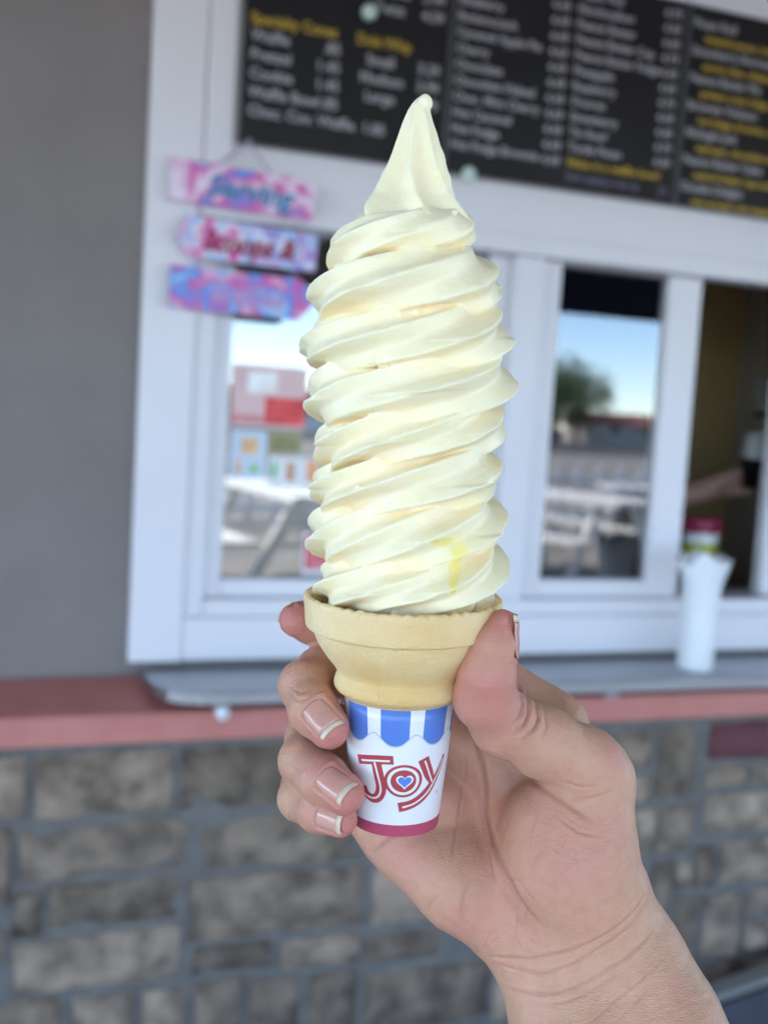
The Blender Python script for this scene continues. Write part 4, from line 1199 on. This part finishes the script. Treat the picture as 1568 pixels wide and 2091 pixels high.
# curl bead at the very top
bz, bxx = 202.6, float(cx_off(203)) + 1.7
nu_, nv_ = 24, 16
U_, V_ = np.meshgrid(np.linspace(0, 2 * np.pi, nu_, endpoint=False), np.linspace(.02, np.pi - .02, nv_), indexing='ij')
bv = np.stack([bxx + 1.9 * np.sin(V_) * np.cos(U_) * 1.05, -.8 + 1.9 * np.sin(V_) * np.sin(U_), bz + 2.3 * np.cos(V_)], -1).reshape(-1, 3)
i, k = np.meshgrid(np.arange(nu_), np.arange(nv_ - 1), indexing='ij')
bq = np.stack([i * nv_ + k, i * nv_ + k + 1, ((i + 1) % nu_) * nv_ + k + 1, ((i + 1) % nu_) * nv_ + k], -1).reshape(-1, 4) + len(cv_) + len(tv)
# cream pressed down inside the cone
fp = spline([(4, 50), (15, 58), (20.0, 63.5), (19.5, 70), (20.0, 90), (19.5, 110), (20.2, 130), (19.2, 150), (16.5, 160), (11.5, 168), (3, 172)], 8)
fv, fq = lathe_np(fp, 96, lambda r, z, a: (r + .8 * np.sin(a * 5 + 1) + .5 * np.sin(a * 9), z + .6 * np.sin(a * 4)))
fv, fq = cap(fv, fq, 96, len(cv_) + len(tv) + len(bv))
bvh = BVHTree.FromPolygons([Vector(p) for p in np.concatenate([cv_, tv])], [tuple(int(x) for x in f) for f in np.concatenate([cq, tq])])
parts_v, parts_q = [cv_, tv, bv, fv], [cq, tq, bq, fq]
nv0 = sum(len(p) for p in parts_v)
for (sx, sz, rx_, rz_, tilt, sd_) in ((-7.5, 146.2, 2.0, .8, .3, 1), (-4.6, 145.0, 1.4, .7, -.6, 2), (0.2, 145.4, 2.4, .75, -.2, 3), (3.6, 145.8, 2.2, .7, .35, 4), (6.6, 146.6, 1.3, .8, .9, 5), (-10.8, 133.4, 1.3, .8, .2, 6), (-13.5, 100.4, 1.4, .8, -.7, 7), (9, 172, 1.3, .6, .5, 8)):
    h_ = bvh.ray_cast(Vector((sx, -60, sz)), Vector((0, 1, 0)))
    y_ = h_[0].y if h_[0] else -20
    lx, lz = rx_ * np.sin(V_) * np.cos(U_), rz_ * np.cos(V_)
    e_ = np.stack([sx + lx * math.cos(tilt) - lz * math.sin(tilt), y_ - .1 + .8 * rz_ * np.sin(V_) * np.sin(U_), sz + lx * math.sin(tilt) + lz * math.cos(tilt) + .4 * np.sin(lx * 1.4 + sd_)], -1).reshape(-1, 3)
    parts_v.append(e_); parts_q.append(bq - len(cv_) - len(tv) + nv0); nv0 += len(e_)
allv = np.concatenate(parts_v)
allv += np.stack([wob(allv, .5, 21), wob(allv, .5, 22), wob(allv, .5, 23)], 1) * .28
# one closed skin for the whole swirl
tmp = mesh_np('swirl', allv * .001, np.concatenate(parts_q), M['cream'])
rm = tmp.modifiers.new('remesh', 'REMESH'); rm.mode = 'VOXEL'; rm.voxel_size = .00036; rm.use_smooth_shade = True
sm_ = tmp.modifiers.new('smooth', 'SMOOTH'); sm_.factor = .5; sm_.iterations = 1
bpy.context.view_layer.update()
me = bpy.data.meshes.new_from_object(tmp.evaluated_get(bpy.context.evaluated_depsgraph_get()))
bpy.data.objects.remove(tmp)
me.name = 'soft_serve'
me.polygons.foreach_set('use_smooth', np.ones(len(me.polygons), bool))
cream = bpy.data.objects.new('soft_serve', me); C.objects.link(cream); cream.parent = ice
# the melted, wet run low on the right
cvx = np.empty(len(me.vertices) * 3, np.float32); me.vertices.foreach_get('co', cvx); cvx = cvx.reshape(-1, 3) * 1000
def lobe(cx, cz, rx, rz, sl=0.0):
    x, z = cvx[:, 0] - cx, cvx[:, 2] - cz
    return np.exp(-(((x - sl * z) / rx) ** 2 + (z / rz) ** 2) ** 1.6)
melt = np.maximum.reduce([lobe(9.5, 87.0, 3.6, 1.5), lobe(13.6, 84.5, 2.6, 3.0), lobe(13.0, 80.0, 1.7, 4.4, .15), lobe(12.2, 75.4, 1.0, 2.6)]) * (cvx[:, 1] < -8)
melt = np.clip(melt * (1 + .25 * wob(cvx, 1.1, 31)), 0, 1)
at = me.attributes.new('melt', 'FLOAT', 'POINT'); at.data.foreach_set('value', melt.astype(np.float32))
